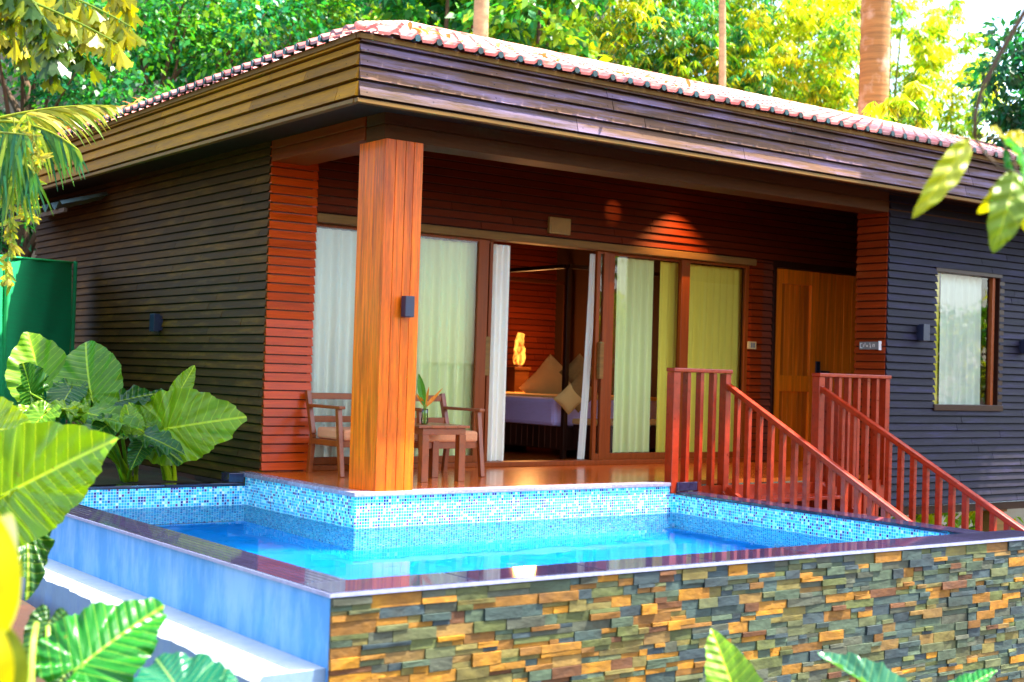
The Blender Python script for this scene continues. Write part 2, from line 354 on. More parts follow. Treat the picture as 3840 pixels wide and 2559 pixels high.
for zb, zt in [(2.89, 3.0), (3.003, 3.3)]: mb.box(xp0+.005, xp0+.38, 9.86, YS-.01, zb, zt, rj((1,1,1), .12))
mb.build('beam', M('orange_beam_wood', lin(132,52,4), .5, .35, GR, .2), villa, .006)
mb = MB(); mb.box(6.08, 19, 9.85, 11.62, 3.24, 3.28); 
for k in range(8): mb.box(6.08, 19, 9.86+k*.215, 10.06+k*.215, 3.22, 3.238, rj((1,1,1), .2))
mb.build('porch_ceiling', m_soff, villa)
# deck floor boards
mb = MB(); y = 9.62
while y < YG-.02:
    x = 5.62
    while x < 12.2:
        x2 = min(x+random.uniform(1.2, 2.4), 12.2); mb.box(x+.001, x2-.001, y+.0015, y+.098, -.04, 0, rj((1,1,1), .22)); x = x2
    y += .1
mb.box(12.2, 14.6, 9.97, YG, -.04, -.002)
mb.build('porch_floor', m_deck, villa)
mb = MB(); mb.box(5.78, 19, YG+.03, 18.4, -.06, .0); mb.build('room_floor', m_deck, villa)
# interior shell
m_room = M('interior_red_boards', lin(92,32,8), .55, .35, GR, .2)
mb = MB(); clap(mb, (5.8, 15.6), (19, 15.6), 0, 3.0, (0, -1), tint=.18); mb.build('room_wall', m_room, villa)
mb = MB(); mb.box(5.78, 19, YG+.1, 18.4, 3.0, 3.05); mb.box(14.6, 14.7, 9.6, 15.6, 0, 3.0); mb.box(12.3, 12.36, 11.76, 15.6, 0, 3); mb.build('room_ceiling', m_soff, villa)
# eaves: soffit, fascias, roof
XE, YE, ZE0, ZE1 = 5.11, 8.95, 3.025, 3.515
mb = MB(); mb.box(XE+.03, 20, YE+.03, YF+.05, ZE0+.06, ZE0+.08); mb.box(XE+.03, XL+.05, YF+.05, 18.6, ZE0+.06, ZE0+.08); mb.build('soffit', m_soff, villa)
def fascia(a, b, n, mat):
    mb = MB(); zz = [(3.025, .13), (3.155, .105), (3.26, .10), (3.36, .075), (3.435, .10)]
    for k, (z, h) in enumerate(zz):
        clap(mb, a, b, z, z+h, n, pitch=h, lip=.03 if k else .034, seg=(2.0, 3.6), tint=.26, gap=.017, nails=True)
    return mb.build('fascia', mat, villa)
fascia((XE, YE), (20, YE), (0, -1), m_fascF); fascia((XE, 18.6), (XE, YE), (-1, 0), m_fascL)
mb = MB(); mb.box(XE-.035, 20, YE-.04, YE-.005, 3.47, 3.512); mb.box(XE-.04, XE-.005, YE-.0, 18.6, 3.47, 3.512); mb.box(XE-.02, 20, YE-.028, YE+.03, 2.99, 3.022); mb.box(XE-.028, XE+.03, YE+.031, 18.6, 2.99, 3.022); mb.build('fascia_trim', M('brown_trim_wood', lin(120,86,36), .6, .4, GR, .2), villa, .004)
# tiles: rolls every .197 m, courses stepping up the slope
def tile_plane(mb, org, along, up, length, rows, row, per, rise, hip0):
    """org eave corner; along/up plan unit vectors; hip0 = how far the row's start shifts along per unit run"""
    org = np.array(org, float); along = np.array([*along, 0.]); upv = np.array([*up, 0.])
    prof = [(0, 0), (.50, .004), (.58, .015), (.67, .03), (.78, .036), (.89, .03), (1.0, .012)]
    for r in range(rows):
        t0, t1 = r*row, (r+1)*row; s0 = t0*hip0
        k0 = int(math.floor(s0/per)); k1 = int(length/per)
        for k in range(k0, k1):
            col = rj((1,1,1), .18)
            for j in range(len(prof)-1):
                (u0, h0), (u1, h1) = prof[j], prof[j+1]
                sa, sb = (k+u0)*per, (k+u1)*per
                q = []
                for (t, hh) in ((t0, .018), (t1+.03, .0)):
                    for (s_, h_) in ((sa, h0), (sb, h1)):
                        st = max(s_, t*hip0)
                        p = org + along*st + upv*t; q.append((p[0], p[1], org[2]+rise*t+h_+hh))
                lh = .024 if r == 0 else .022; q2 = [(q[0][0], q[0][1], q[0][2]-lh), (q[1][0], q[1][1], q[1][2]-lh)]; red = (col[0]*.4, col[1]*.15, col[2]*.12)
                mb.add([q[0], q[1], q[3], q[2]], [(0,1,2,3)], (col[0]*.62, col[1]*.33, col[2]*.28) if r == 0 else col); mb.add([q[0], q[1]]+q2, [(2,3,1,0)], red)  # eave course and lips kept redder, without the painted roof glare
rf = MB(); xe, ye = XE-.1, YE-.1; ze = 3.515
tile_plane(rf, (xe, ye, ze), (1, 0), (0, 1), 15, 9, .31, .197, .325, .78)
tile_plane(rf, (xe, ye, ze), (0, 1), (1, 0), 9.6, 7, .31, .197, .325*2.79/2.17, 1/.78)
rf.add([(xe+2.1, ye+2.7, ze+.88), (20, ye+2.7, ze+.88), (20, 19, ze+.9), (xe+2.1, 19, ze+.88)], [(0,1,2,3)])
for k in range(2, 76):
    x = xe+(k+.78)*.197; rf.tube([(x, ye-.008, ze+.02), (x, ye+.07, ze+.028)], .027, 8, (.03,.22,.3))  # dark teal plug under each roll of the front eave
for k in range(2, 48):
    y = ye+(k+.78)*.197; rf.tube([(xe-.008, y, ze+.02), (xe+.07, y, ze+.028)], .027, 8, (.03,.22,.3))
roof = rf.build('roof', m_roof, villa)
hp = MB(); hp.sm = True
for k in range(9):
    t0, t1 = k/9, (k+1.12)/9
    A = np.array([xe+.08, ye+.1, ze+.055]); B = np.array([xe+2.17, ye+2.79, ze+.945]); hp.tube([A+(B-A)*t0, A+(B-A)*t1], [.034, .028], 8, rj((1,1,1), .15))
for k in range(40): 
    x0 = xe+2.15+k*.33; hp.tube([(x0, ye+2.79, ze+.93), (x0+.36, ye+2.79, ze+.93)], [.045, .04], 8, rj((1,1,1), .15))
hp.build('ridge_cap', m_roof, roof)
# ================================================================== POOL
pool = thing('swimming_pool', 'blue mosaic plunge pool with slate stone front wall wrapped round the deck corner', 'pool', (3.25, 5.79, -1.5))
ZR = -.085; ZW = -.285; xi, yi, yb = 3.5, 6.1, 11.46
xrf, xrb = 8.72, 8.97; DX, DY = 5.5, 9.47
mb = MB()
def quad(a, b, c, d): mb.add([a, b, c, d], [(0,1,2,3)])
zt = ZR-.03; zb = -1.45
quad((DX,DY,zb),(xrb,DY,zb),(xrb,DY,-.035),(DX,DY,-.035))
quad((DX,yb,zb),(DX,DY,zb),(DX,DY,-.035),(DX,yb,-.035))
quad((xi,yb,zb),(DX,yb,zb),(DX,yb,zt),(xi,yb,zt))
quad((xi,yi,zb),(xi,yb,zb),(xi,yb,zt),(xi,yi,zt))
quad((xrf,yi,zb),(xi,yi,zb),(xi,yi,zt),(xrf,yi,zt))
quad((xrb,DY,zb),(xrf,yi,zb),(xrf,yi,zt),(xrb,DY,zt))
mb.build('mosaic_wall', m_tile, pool)
mb = MB(); mb.add([(xi,yi,zb),(xrf,yi,zb),(xrb,DY,zb),(DX,DY,zb),(DX,yb,zb),(xi,yb,zb)], [(0,1,2,3,4,5)]); mb.build('pool_floor', m_floor, pool)
# coping
mb = MB(); xo, yo = 3.235, 5.775; th = .024
def slab(p):  # p = 4 plan points ccw
    t = rj((1,1,1), .2); mb.hexa([(*q, ZR-th) for q in p]+[(*q, ZR) for q in p], t)
def run(a, b, c, d, n):
    a, b, c, d = map(np.array, (a, b, c, d))
    for k in range(n):
        u, v = k/n+.001, (k+1)/n-.001; slab([a+(b-a)*u, a+(b-a)*v, d+(c-d)*v, d+(c-d)*u])
run((xo,yo), (9.3,yo), (9.3,yi-.005), (xo,yi-.005), 7)
run((xo,yi), (xi+.012,yi), (xi+.012,yb-.01), (xo,yb-.01), 6)
run((xrf-.012,yi), (xrf+.24,yi), (xrb+.24,DY-.03), (xrb-.012,DY-.03), 5)
run((xo,yb-.005), (DX-.01,yb-.005), (DX-.01,yb+.14), (xo,yb+.14), 3)
mb.box(DX-.16, DX-.016, YS-.12, YS+.05, -.08, .003); mb.box(xrb+.005, xrb+.26, DY-.04, DY-.016, -.08, .004)
mb.build('coping', m_granite, pool, .004)
mb = MB(); mb.box(xo, 9.3, yo-.004, yo-.0005, ZR-th, ZR-.005); mb.box(xo-.004, xo-.0005, yo-.004, yb, ZR-th, ZR-.005); mb.build('coping_edge', M('coping_highlight', lin(150,154,186), .4, .3, (30,30,30), .1), pool)  # thin pale strip: the coping's bright edge line put into colour
mb = MB()
for k in range(4):
    x0 = DX-.015+k*.9; x1 = min(x0+.899, 8.965) if k < 3 else 8.965; mb.box(x0, x1, DY-.015, 9.615, -.034, .002, rj((1,1,1), .2))
for k in range(2): mb.box(DX-.015, 5.615, 9.616+k*.99, 9.616+(k+1)*.99-.001, -.034, .002, rj((1,1,1), .2))
mb.build('deck_edging', M('lavender_granite', lin(150,136,150), .25, .4, (30,30,30), .02), pool, .004)
# painted left wall with ledge
mb = MB(); mb.box(3.25, 3.42, 5.802, 11.6, -1.5, ZR-th-.001); mb.build('painted_wall', m_white, pool)
mb = MB()   # ledge: rough-edged plastered shelf
n = 60
for k in range(n):
    y0, y1 = 5.82+k*(11.4-5.82)/n, 5.82+(k+1)*(11.4-5.82)/n
    e0, e1 = [2.885+(y-5.74)*.034+.018*math.sin(y*9.1)*math.sin(y*3.3)+.008*math.sin(y*41) for y in (y0, y1)]
    vs = [(3.249,y0,-.455),(3.249,y1,-.455),(e1+.03,y1,-.457),(e0+.03,y0,-.457),(e0,y0,-.49),(e1,y1,-.49),(e0-.03,y0,-1.6),(e1-.03,y1,-1.6)]
    mb.add(vs, [(3,2,1,0),(4,5,2,3)]); mb.add(vs, [(6,7,5,4)], (.38,.56,.80))  # outer face tinted blue: its shade put into the vertex colour
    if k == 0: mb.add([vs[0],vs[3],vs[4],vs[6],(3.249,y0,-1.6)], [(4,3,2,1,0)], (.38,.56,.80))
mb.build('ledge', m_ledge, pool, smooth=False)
# stone cladding
pal = [lin(76,80,46), lin(58,72,52), lin(46,62,56), lin(94,84,34), lin(128,86,8), lin(140,94,4), lin(106,70,12), lin(110,84,34), lin(82,48,16), lin(72,78,34), lin(38,52,54), lin(62,66,50)]
pal = [tuple(v*1.22 for v in c) for c in pal]
wts = [13,11,8,15,15,13,12,9,5,12,6,7]
slate = [1,3,3,.7,.35,.3,.5,.5,.8,1,4,2.5]
def stone(x0, x1, z0, z1):
    k = min(1, max(0, (x0-4.2)/4.5+random.uniform(-.35,.35))); w_ = [a*(1-k)+a*b_*k for a, b_ in zip(wts, slate)]
    g = .0011; pr = random.choice([.002,.003,.004,.006,.008,.012,.016]); c = rj(random.choices(pal, w_)[0], .18); jt = lambda: random.uniform(-.0025, .0025)
    a, b, t, bt = x0+g, x1-g, z1-g, z0+g
    mb.hexa([(a,5.79-pr+jt(),bt+jt()*.4),(b,5.79-pr+jt(),bt+jt()*.4),(b,5.81,bt),(a,5.81,bt),(a,5.79-pr+jt(),t),(b,5.79-pr+jt(),t),(b,5.81,t),(a,5.81,t)], c)
mb = MB(); z = ZR-th-.006
while z > -1.75:
    h = random.uniform(.05, .068); x = 3.252
    while x < 9.28:
        l = random.uniform(.09, .3); x2 = min(x+l, 9.29)
        if random.random() < .5:      # one full-height stone
            stone(x, x2, z-h, z)
        else:                         # two thin strips, each split where it likes
            hm = z-h*random.uniform(.38, .62)
            for za, zb_ in ((hm, z), (z-h, hm)):
                if l > .16 and random.random() < .55: xm = x+l*random.uniform(.3,.7); xm = min(xm, x2-.01); stone(x, xm, za, zb_); stone(xm, x2, za, zb_)
                else: stone(x, x2, za, zb_)
        x = x2
    z -= h
st = mb.build('stone_wall', m_stone, pool, .0025)
mb = MB(); mb.box(3.26, 9.28, 5.812, 6.09, -1.75, ZR-th-.002); mb.hexa([(xrf+.02,6.11,-1.75),(9.2,6.11,-1.75),(9.2,9.44,-1.75),(xrb+.02,9.44,-1.75),(xrf+.02,6.11,-.14),(9.2,6.11,-.14),(9.2,9.44,-.14),(xrb+.02,9.44,-.14)]); mb.build('wall_core', m_white, pool)
# water
mb = MB(); nx, ny = 30, 30
mb.add([(xi,yi,ZW),(xrf+.01,yi,ZW),(xrb,DY,ZW),(DX,DY,ZW),(DX,yb,ZW),(xi,yb,ZW)], [(0,1,2,3,4,5)])
tag(mb.build('pool_water', m_water), 'still clear blue water filling the mosaic pool', kind='structure')
# ================================================================== STAIRS AND RAILINGS
stair = thing('staircase', 'red timber steps leading down from the deck between two railings', 'stairs', (10.3, 9.5, -.9))
for k in range(7):
    t = MB(); zt = -.155*(k+1); y1 = 9.48-.3*k; t.box(9.66, 11.02, y1-.33, y1-.002, zt-.035, zt); t.build('tread', m_rail, stair, .004)
t = MB(); t.box(9.3, 12.1, 9.485, 9.53, -.34, -.045); t.build('riser', m_rail, stair)
for x in (9.61, 11.04):
    t = MB(); t.bar((x, 9.5, -.2), (x, 7.2, -.2-2.3*.515), .04, .22, (0,0,1)); t.build('stringer', m_rail, stair, .004)
def railing(label, xs, xe, n_flat, y0, wide):
    """flat guard from xs to xe along the deck edge, then a raking rail running down towards -y from the stair post"""
    r = thing('stair_railing', label, 'railing', (xs, 9.5, 0), 'railings of the timber steps')
    sx = xe if wide else xs
    def post(x, y, zb, zt, w=.075, d=.1): q = MB(); q.box(x-w/2, x+w/2, y-d/2, y+d/2, zb, zt); q.build('post', m_rail, r, .004)
    post(xs, 9.5, -.1, 1.045, .085, .1); post(xe, 9.5, -.1, 1.045, .07, .09)
    q = MB(); q.box(xs-.045, xe+.04, 9.44, 9.56, 1.047, 1.085); q.build('top_rail', m_rail, r, .006)
    for k in range(n_flat):
        x = xs+(xe-xs)*(k+1)/(n_flat+1); q = MB(); q.box(x-.022, x+.022, 9.465, 9.535, -.1, 1.046); q.build('baluster', m_rail, r, .003)
    yend = y0; L_ = 9.47-yend; sl = .512
    q = MB(); q.bar((sx, 9.47, .93), (sx, yend, .93-L_*sl), .07, .055); q.build('handrail', m_rail, r, .012)
    q = MB(); q.bar((sx, 9.44, -.09), (sx, yend+.1, -.09-L_*sl+.05), .05, .09); q.build('bottom_rail', m_rail, r, .004)
    y = 9.33; k = 0
    while y > yend+.1:
        zt_ = .93-(9.47-y)*sl-.02; zb_ = -.06-(9.47-y)*sl; w = .026
        q = MB(); q.box(sx-.022, sx+.022, y-w, y+w, zb_, zt_); q.build('baluster', m_rail, r, .003); y -= .148; k += 1
    return r
railing('red timber railing beside the pool edge with three upright bars in its flat top section', 8.95, 9.64, 3, 6.9, True)
railing('red timber railing meeting the purple facade with six upright bars in its flat top section', 11.0, 12.07, 6, 6.9, False)
# ================================================================== CURTAINS
def curtain(label, x0, x1, y, z0=.06, z1=2.34, amp=.025, per=.11, mat=m_curt, gather=0.0, group='curtains behind the sliding doors', lean=0):
    mb = MB(); mb.sm = True; n = max(24, int((x1-x0)/per*10)); nz = 10; ph = random.uniform(0, 6)
    for j in range(nz+1):
        v = j/nz; z = z0+(z1-z0)*v
        for i in range(n+1):
            u = i/n; a = amp*(.55+.5*(1-v)); xx = x0+(x1-x0)*u
            xm = (x0+x1)/2; g = 1-gather*math.exp(-((v-.42)/.25)**2); xx = xm+(xx-xm)*g + lean*(1-v)**1.5
            w = 2*PI*(x1-x0)*u/per+ph
            mb.v.append((xx, y+a*(math.sin(w)+.35*math.sin(w*.53+1.3+v*.4)), z))
    for j in range(nz):
        for i in range(n):
            o = j*(n+1)+i; mb.f.append((o, o+1, o+n+2, o+n+1)); mb.c.append((1,1,1))
    return tag(mb.build('curtain', mat), label, 'curtain', group)
curtain('sheer white curtain behind the leftmost glass pane, left of the orange pillar', 6.3, 7.3, 11.78)
curtain('sheer pale curtain behind the glass pane just right of the orange pillar', 7.46, 8.24, 11.78, mat=m_curtG)
curtain('bright white curtain hanging free at the left side of the open doorway', 8.32, 8.66, 11.78, .05, 2.35, .03, .075, mat=m_curtW)
curtain('narrow white curtain gathered at the right edge of the open doorway', 9.78, 9.88, 11.79, .05, 2.35, .02, .05, lean=-.09, mat=m_curtW)
curtain('pale green tinted curtain behind the glass just right of the open doorway', 10.16, 10.72, 11.78, .12, mat=m_curtG)
curtain('narrow cream curtain between the dark gap and the wide mullion', 10.84, 11.16, 11.8, mat=m_curtY)
curtain('cream yellow curtain filling the rightmost sliding glass pane', 11.24, 12.2, 11.78, mat=m_curtY)
curtain('yellow curtain at the left side inside the small window of the purple facade', 12.96, 13.3, YF+.18, .76, 2.32, .02, .1, mat=m_curtY, group='window curtains')
curtain('pale aqua curtain in the middle of the small facade window', 13.28, 14.06, YF+.16, .76, 2.32, .02, .13, group='window curtains')
# ================================================================== FURNITURE ON THE PORCH
def armchair(label, x0, x1, yf, yb_):
    """open wooden lounge chair facing -y: x0..x1 wide, seat front yf, back yb_"""
    r = thing('armchair', label, 'armchair', ((x0+x1)/2, (yf+yb_)/2, 0), 'wooden armchairs on the porch')
    w = .045
    for x in (x0, x1):
        s = 1 if x == x0 else -1
        q = MB(); q.bar((x, yf-.02, 0), (x, yf+.07, .62), w, .05, (0,1,0)); q.build('leg', m_chair, r, .004)
        q = MB(); q.bar((x, yb_+.02, 0), (x, yb_-.03, .36), w, .05, (0,1,0)); q.bar((x, yb_-.03, .36), (x, yb_+.1, .76), w, .05, (0,1,0)); q.build('leg', m_chair, r, .004)
        q = MB(); q.box(x-.033, x+.033, yf-.0, yb_+.04, .612, .64); q.build('arm', m_chair, r, .006)
        q = MB(); q.box(x-.02, x+.02, yf+.02, yb_-.02, .27, .325); q.build('side_rail', m_chair, r, .004)
    for ya in (yf+.03, yb_-.06): q = MB(); q.box(x0+.02, x1-.02, ya, ya+.04, .265, .325); q.build('seat_rail', m_chair, r, .004)
    for z in (.5, .715):
        dy = (z-.36)*.32; q = MB(); q.box(x0+.02, x1-.02, yb_-.03+dy-.012, yb_-.03+dy+.014, z-.03, z+.03); q.build('back_rail', m_chair, r, .004)
    q = MB(); q.box(x0+.03, x1-.03, yf+.01, yb_-.04, .325, .43); q.build('cushion', m_cush, r, .025)
    return r
armchair('wooden armchair with peach cushion left of the orange pillar, by the orange boards', 6.14, 6.72, 10.85, 11.42)
armchair('wooden armchair with peach cushion behind the small table, right of the pillar', 6.82, 7.48, 10.55, 11.15)
t = thing('side_table', 'small square wooden side table standing right of the orange pillar', 'table', (6.83, 10.4, 0))
q = MB()
for k in range(4): q.box(6.5+k*.137, 6.5+(k+1)*.137-.002, 10.12, 10.68, .478, .503, rj((1,1,1), .15))
q.build('table_top', m_chair, t, .004)
for x, y in ((6.6, 10.19), (6.98, 10.17), (6.62, 10.6), (6.98, 10.6)):
    q = MB(); q.box(x-.035, x+.035, y-.035, y+.035, 0, .42); q.build('leg', m_chair, t, .004)
q = MB(); q.box(6.56, 7.02, 10.15, 10.18, .42, .477); q.box(6.56, 7.02, 10.62, 10.65, .42, .477); q.box(6.56, 6.59, 10.18, 10.62, .42, .477); q.box(6.99, 7.02, 10.18, 10.62, .42, .477); q.build('apron', m_chair, t, .003)
# vase with an orange heliconia
vx, vy = 6.71, 10.36
t = thing('flower_vase', 'slim glass vase holding orange tropical flowers and one tall green leaf', 'vase', (vx, vy, .503))
q = MB(); q.sm = True; q.tube([(vx, vy, .505), (vx, vy, .54), (vx, vy, .60), (vx, vy, .64)], [.03, .034, .028, .032], 12, (.7,.8,.55)); q.build('vase', Mglass('vase_glass', (.8,.95,.6), boost=2), t)
def blade(mb, a, b, w, col, bow=.0, n=5, up=None):
    a = np.array(a, float); b = np.array(b, float); d = b-a; s = np.cross(d, (EYE-a) if up is None else up); s = s/np.linalg.norm(s)*w
    o = len(mb.v); nb = np.cross(s, d); nb = nb/np.linalg.norm(nb)
    for i in range(n+1):
        u = i/n; ww = math.sin(PI*min(.98, .06+u*.92))**.8; c = a+d*u+nb*bow*math.sin(PI*u)
        for k in (-1, 0, 1): mb.v.append(tuple(c+s*ww*k+nb*abs(k)*w*.25))
    for i in range(n):
        for k in range(2): mb.f.append((o+i*3+k, o+i*3+k+1, o+i*3+k+4, o+i*3+k+3)); mb.c.append(col)
q = MB(); q.tube([(vx, vy, .51), (vx-.01, vy, .68), (vx-.02, vy, .74)], .006, 6, (.14,.3,.03)); blade(q, (vx-.01, vy, .68), (vx-.065, vy+.02, .955), .036, (.10,.34,.02), .01); q.build('leaf', m_leafF, t)
q = MB()
for tx, tz, dy in ((.16,.80,0),(.15,.76,.03),(-.1,.78,0),(-.07,.75,-.03),(.035,.84,0),(.09,.76,0),(.17,.83,-.02),(-.03,.72,0)):
    blade(q, (vx+.0, vy, .655), (vx+tx, vy+dy, tz), .012, (.85,.30,.015), -.02)
q.tube([(vx+.005, vy, .51), (vx+.01, vy, .68)], .006, 6, (.3,.4,.03)); q.build('flower', m_leafF, t)
# ================================================================== BEDROOM SEEN THROUGH THE DOORWAY
b = thing('four_poster_bed', 'dark four poster bed with slatted base and lilac cover inside the bedroom', 'bed', (11, 14, 0))
q = MB()
for k in range(22):
    y = 12.6+k*.115; q.box(10.1, 10.13, y+.004, y+.108, .1, .37, rj((1,1,1), .3)); q.box(10.092, 10.1, y+.1, y+.112, .11, .36, (2.6,2.2,1.8))
q.box(10.13, 12.1, 12.6, 15.1, .09, .36); q.build('base', m_dark, b, .003)
q = MB(); q.box(10.06, 12.1, 12.72, 15.1, .365, .70); q.build('mattress', m_sheet, b, .05)
q = MB(); q.box(10.3, 12.12, 12.7, 15.11, .69, .725); q.build('top_sheet', m_cloth, b, .03)
for x, y in ((10.12, 12.6), (12.1, 12.6), (10.12, 15.1), (12.1, 15.1)):
    q = MB(); q.box(x-.03, x+.03, y-.03, y+.03, 0, 2.25); q.build('post', m_dark, b, .006)
q = MB(); q.bar((10.12,12.6,2.27), (12.1,12.6,2.27), .05, .05); q.bar((10.12,12.66,2.27), (10.12,15.1,2.27), .05, .05); q.bar((10.12,15.1,2.275), (12.1,15.1,2.275), .05, .05); q.build('canopy_frame', m_dark, b, .004)
def pillow(label, c, w, h, tilt, roll, mat, cat='cushion', t=.14, grp='cushions on the bed'):
    mb = MB(); mb.sm = True; n = 12
    for sgn in (1, -1):
        o = len(mb.v)
        for i in range(n+1):
            for j in range(n+1):
                u, v = i/n*2-1, j/n*2-1; k = (1-u**4)*(1-v**4); px = u*w/2*(1-.07*(1-abs(v))); pz = v*h/2*(1-.07*(1-abs(u)))
                mb.v.append((px, sgn*t/2*k**.6, pz))
        for i in range(n):
            for j in range(n):
                q = (o+i*(n+1)+j, o+(i+1)*(n+1)+j, o+(i+1)*(n+1)+j+1, o+i*(n+1)+j+1); mb.f.append(q if sgn < 0 else q[::-1]); mb.c.append((1,1,1))
    m4 = Matrix.Translation(Vector(c)) @ Matrix.Rotation(math.radians(-35), 4, 'Z') @ Matrix.Rotation(math.radians(tilt), 4, 'X') @ Matrix.Rotation(math.radians(roll), 4, 'Y')
    mb.v = [tuple(m4 @ Vector(p)) for p in mb.v]
    return tag(mb.build(cat, mat), label, cat, grp)
def at_y(px, py, y):
    d = P(px, py, 1.0)-EYE; return EYE+d*(y/d[1])
pillow('cream pillow standing on its corner left of the dark bed post', at_y(1268, 888, 14.2), .62, .62, 14, 40, m_cloth)
bench = thing('day_bed', 'low dark day bed with thin cream mattress right of the bed post', 'bed', (11.2, 12.3, 0))
q = MB()
for k in range(16): q.box(10.22+k*.1, 10.31+k*.1, 12.2, 12.215, .12, .4, rj((1,1,1), .3))
q.box(10.22, 11.82, 12.215, 12.55, .12, .4); 
for x in (10.26, 11.78): q.box(x-.03, x+.03, 12.25, 12.31, 0, .12)
q.build('base', m_dark, bench, .003)
q = MB(); q.box(10.2, 11.84, 12.18, 12.56, .405, .47); q.build('mattress', m_cloth, bench, .02)
pillow('cream pillow leaning on the day bed just right of the dark post', at_y(1308, 918, 12.42), .27, .27, 14, 45, m_cloth, t=.09)
pillow('brown diamond cushion on the day bed, upper one beside the curtain', at_y(1330, 857, 12.66), .34, .34, 16, 45, m_brownc, t=.09)
pillow('brown diamond cushion on the day bed, lower one beside the curtain', at_y(1331, 905, 12.36), .33, .33, 14, 45, m_brownc, t=.09)
# bedside lamp on a tall stand
lp = at_y(1191, 842, 15.0)
t = thing('lamp_stand', 'square dark wooden pedestal carrying the bedside lamp', 'pedestal', (lp[0], 15, 0))
q = MB(); q.box(lp[0]-.13, lp[0]+.11, 14.9, 15.1, 0, lp[2]-.05); q.box(lp[0]-.15, lp[0]+.13, 14.88, 15.12, lp[2]-.05, lp[2]-.01); q.build('body', m_beam, t, .004)
t = thing('bedside_lamp', 'glowing orange driftwood bedside lamp on the pedestal in the bedroom', 'lamp', (lp[0], 15, lp[2]))
mlamp, nt, out = newmat('flame_shade'); tcn = N(nt, 'TexCoord'); mpn = N(nt, 'Mapping'); mpn.inputs['Scale'].default_value = (14,14,5); nt.links.new(tcn.outputs['Object'], mpn.inputs[0])
nz = N(nt, 'TexNoise', Scale=1.0, Detail=5.0, Roughness=.7); nt.links.new(mpn.outputs[0], nz.inputs['Vector']); cr = N(nt, 'ValToRGB'); cr.color_ramp.elements[0].position = .38; cr.color_ramp.elements[0].color = (.25,.02,.002,1); cr.color_ramp.elements[1].position = .62; cr.color_ramp.elements[1].color = (1,.42,.05,1); nt.links.new(nz.outputs[0], cr.inputs[0])
em = N(nt, 'Emission', Strength=.55); nt.links.new(cr.outputs[0], em.inputs[0]); nt.links.new(em.outputs[0], out.inputs[0])
q = MB(); q.sm = True; s = lambda: random.uniform(-.012, .012); zz = np.linspace(.02, .45, 9)
q.tube([(lp[0]+.02*k/8+s(), 15+s(), lp[2]+z) for k, z in enumerate(zz)], [.06,.085,.09,.08,.085,.065,.065,.055,.05], 10); q.build('shade', mlamp, t)
q = MB(); q.tube([(lp[0], 15, lp[2]-.008), (lp[0], 15, lp[2]+.03)], [.07, .06], 10); q.build('base', m_dark, t)
li = bpy.data.lights.new('bedside_bulb', 'POINT'); li.energy = 16; li.color = (1, .42, .12); li.shadow_soft_size = .15
lo = bpy.data.objects.new('bedside_bulb', li); lo.location = (lp[0]-.02, 14.7, lp[2]+.35); C.objects.link(lo)
# porch ceiling downlights that throw the warm scallops on the boards
def downlight(label, x, y, w, ang, aim, blend):
    t = thing('downlight', label, 'ceiling light', (x, y, 3.22), 'porch downlights')
    q = MB(); q.sm = True; q.tube([(x, y, 3.219), (x, y, 3.19)], [.05, .055], 16); q.build('housing', m_black, t)
    q = MB(); q.tube([(x, y, 3.1895), (x, y, 3.1875)], .04, 16); q.build('bulb', Memit('warm_bulb', (1,.5,.15), 3), t)
    l = bpy.data.lights.new('downlight_beam', 'SPOT'); l.energy = w; l.color = (1,.5,.16); l.spot_size = math.radians(ang); l.spot_blend = blend; l.shadow_soft_size = .012
    o = bpy.data.objects.new('downlight_beam', l); C.objects.link(o); o.location = (x, y, 3.18)
    o.rotation_euler = (Vector(aim)-Vector((x, y, 3.18))).to_track_quat('-Z', 'Y').to_euler()
downlight('small porch downlight above the right hand sliding doors', 10.85, 11.25, 32, 96, (10.85, 11.3, 2.3), .7)
downlight('unseen narrow downlight near the middle of the porch ceiling', 9.92, 10.9, 5, 22, (9.92, 11.6, 2.82), .9)  # unseen fixture; narrow spot put in for one small lit patch
# ================================================================== WALL FITTINGS
def wall_lamp(label, c, axis, w=.1, h=.165, d=.09):
    x, y, z = c; t = thing('wall_lamp', label, 'wall lamp', c, 'small dark box lamps on the walls')
    q = MB(); p = MB()
    if axis == 'x': q.box(x-d, x-.02, y-w/2, y+w/2, z-h/2, z+h/2); p.box(x-.02, x+.02, y-w/2+.015, y+w/2-.015, z-h/2+.015, z+h/2-.02); a = (x-d+.02, x-.035, y-w/2+.02, y+w/2-.02)
    else: q.box(x-w/2, x+w/2, y-d, y-.02, z-h/2, z+h/2); p.box(x-w/2+.015, x+w/2-.015, y-.02, y+.02, z-h/2+.015, z+h/2-.02); a = (x-w/2+.02, x+w/2-.02, y-d+.02, y-.035)
    q.build('housing', m_black, t, .004); p.build('mount', m_black, t)
    g = MB(); g.box(*a, z-h/2-.004, z-h/2+.01); g.build('lens', m_plate, t)
wall_lamp('small dark box lamp on the olive side wall above the plants', (XL-.022, 14.08, 1.41), 'x', .13, .19)
wall_lamp('small dark blue box lamp on the orange pillar', (5.92, 9.5, 1.505), 'y', .085, .17)
wall_lamp('small dark box lamp on the purple facade left of the window', (12.70, YF-.022, 1.575), 'y', .11, .185)
wall_lamp('small dark box lamp at the far right edge of the purple facade', (14.66, YF-.022, 1.49), 'y', .11, .17)
t = thing('number_plate', 'small grey plate with worn light lettering beside the timber door', 'sign', (XR-.03, 9.745, 1.41))
q = MB(); q.box(XR-.05, XR-.018, 9.61, 9.875, 1.365, 1.45); q.build('plate', m_plate, t, .003)
q = MB(); q.box(XR-.054, XR-.016, 9.598, 9.609, 1.36, 1.458); q.build('edge_strip', m_pale, t)
q = MB(); X = XR-.052
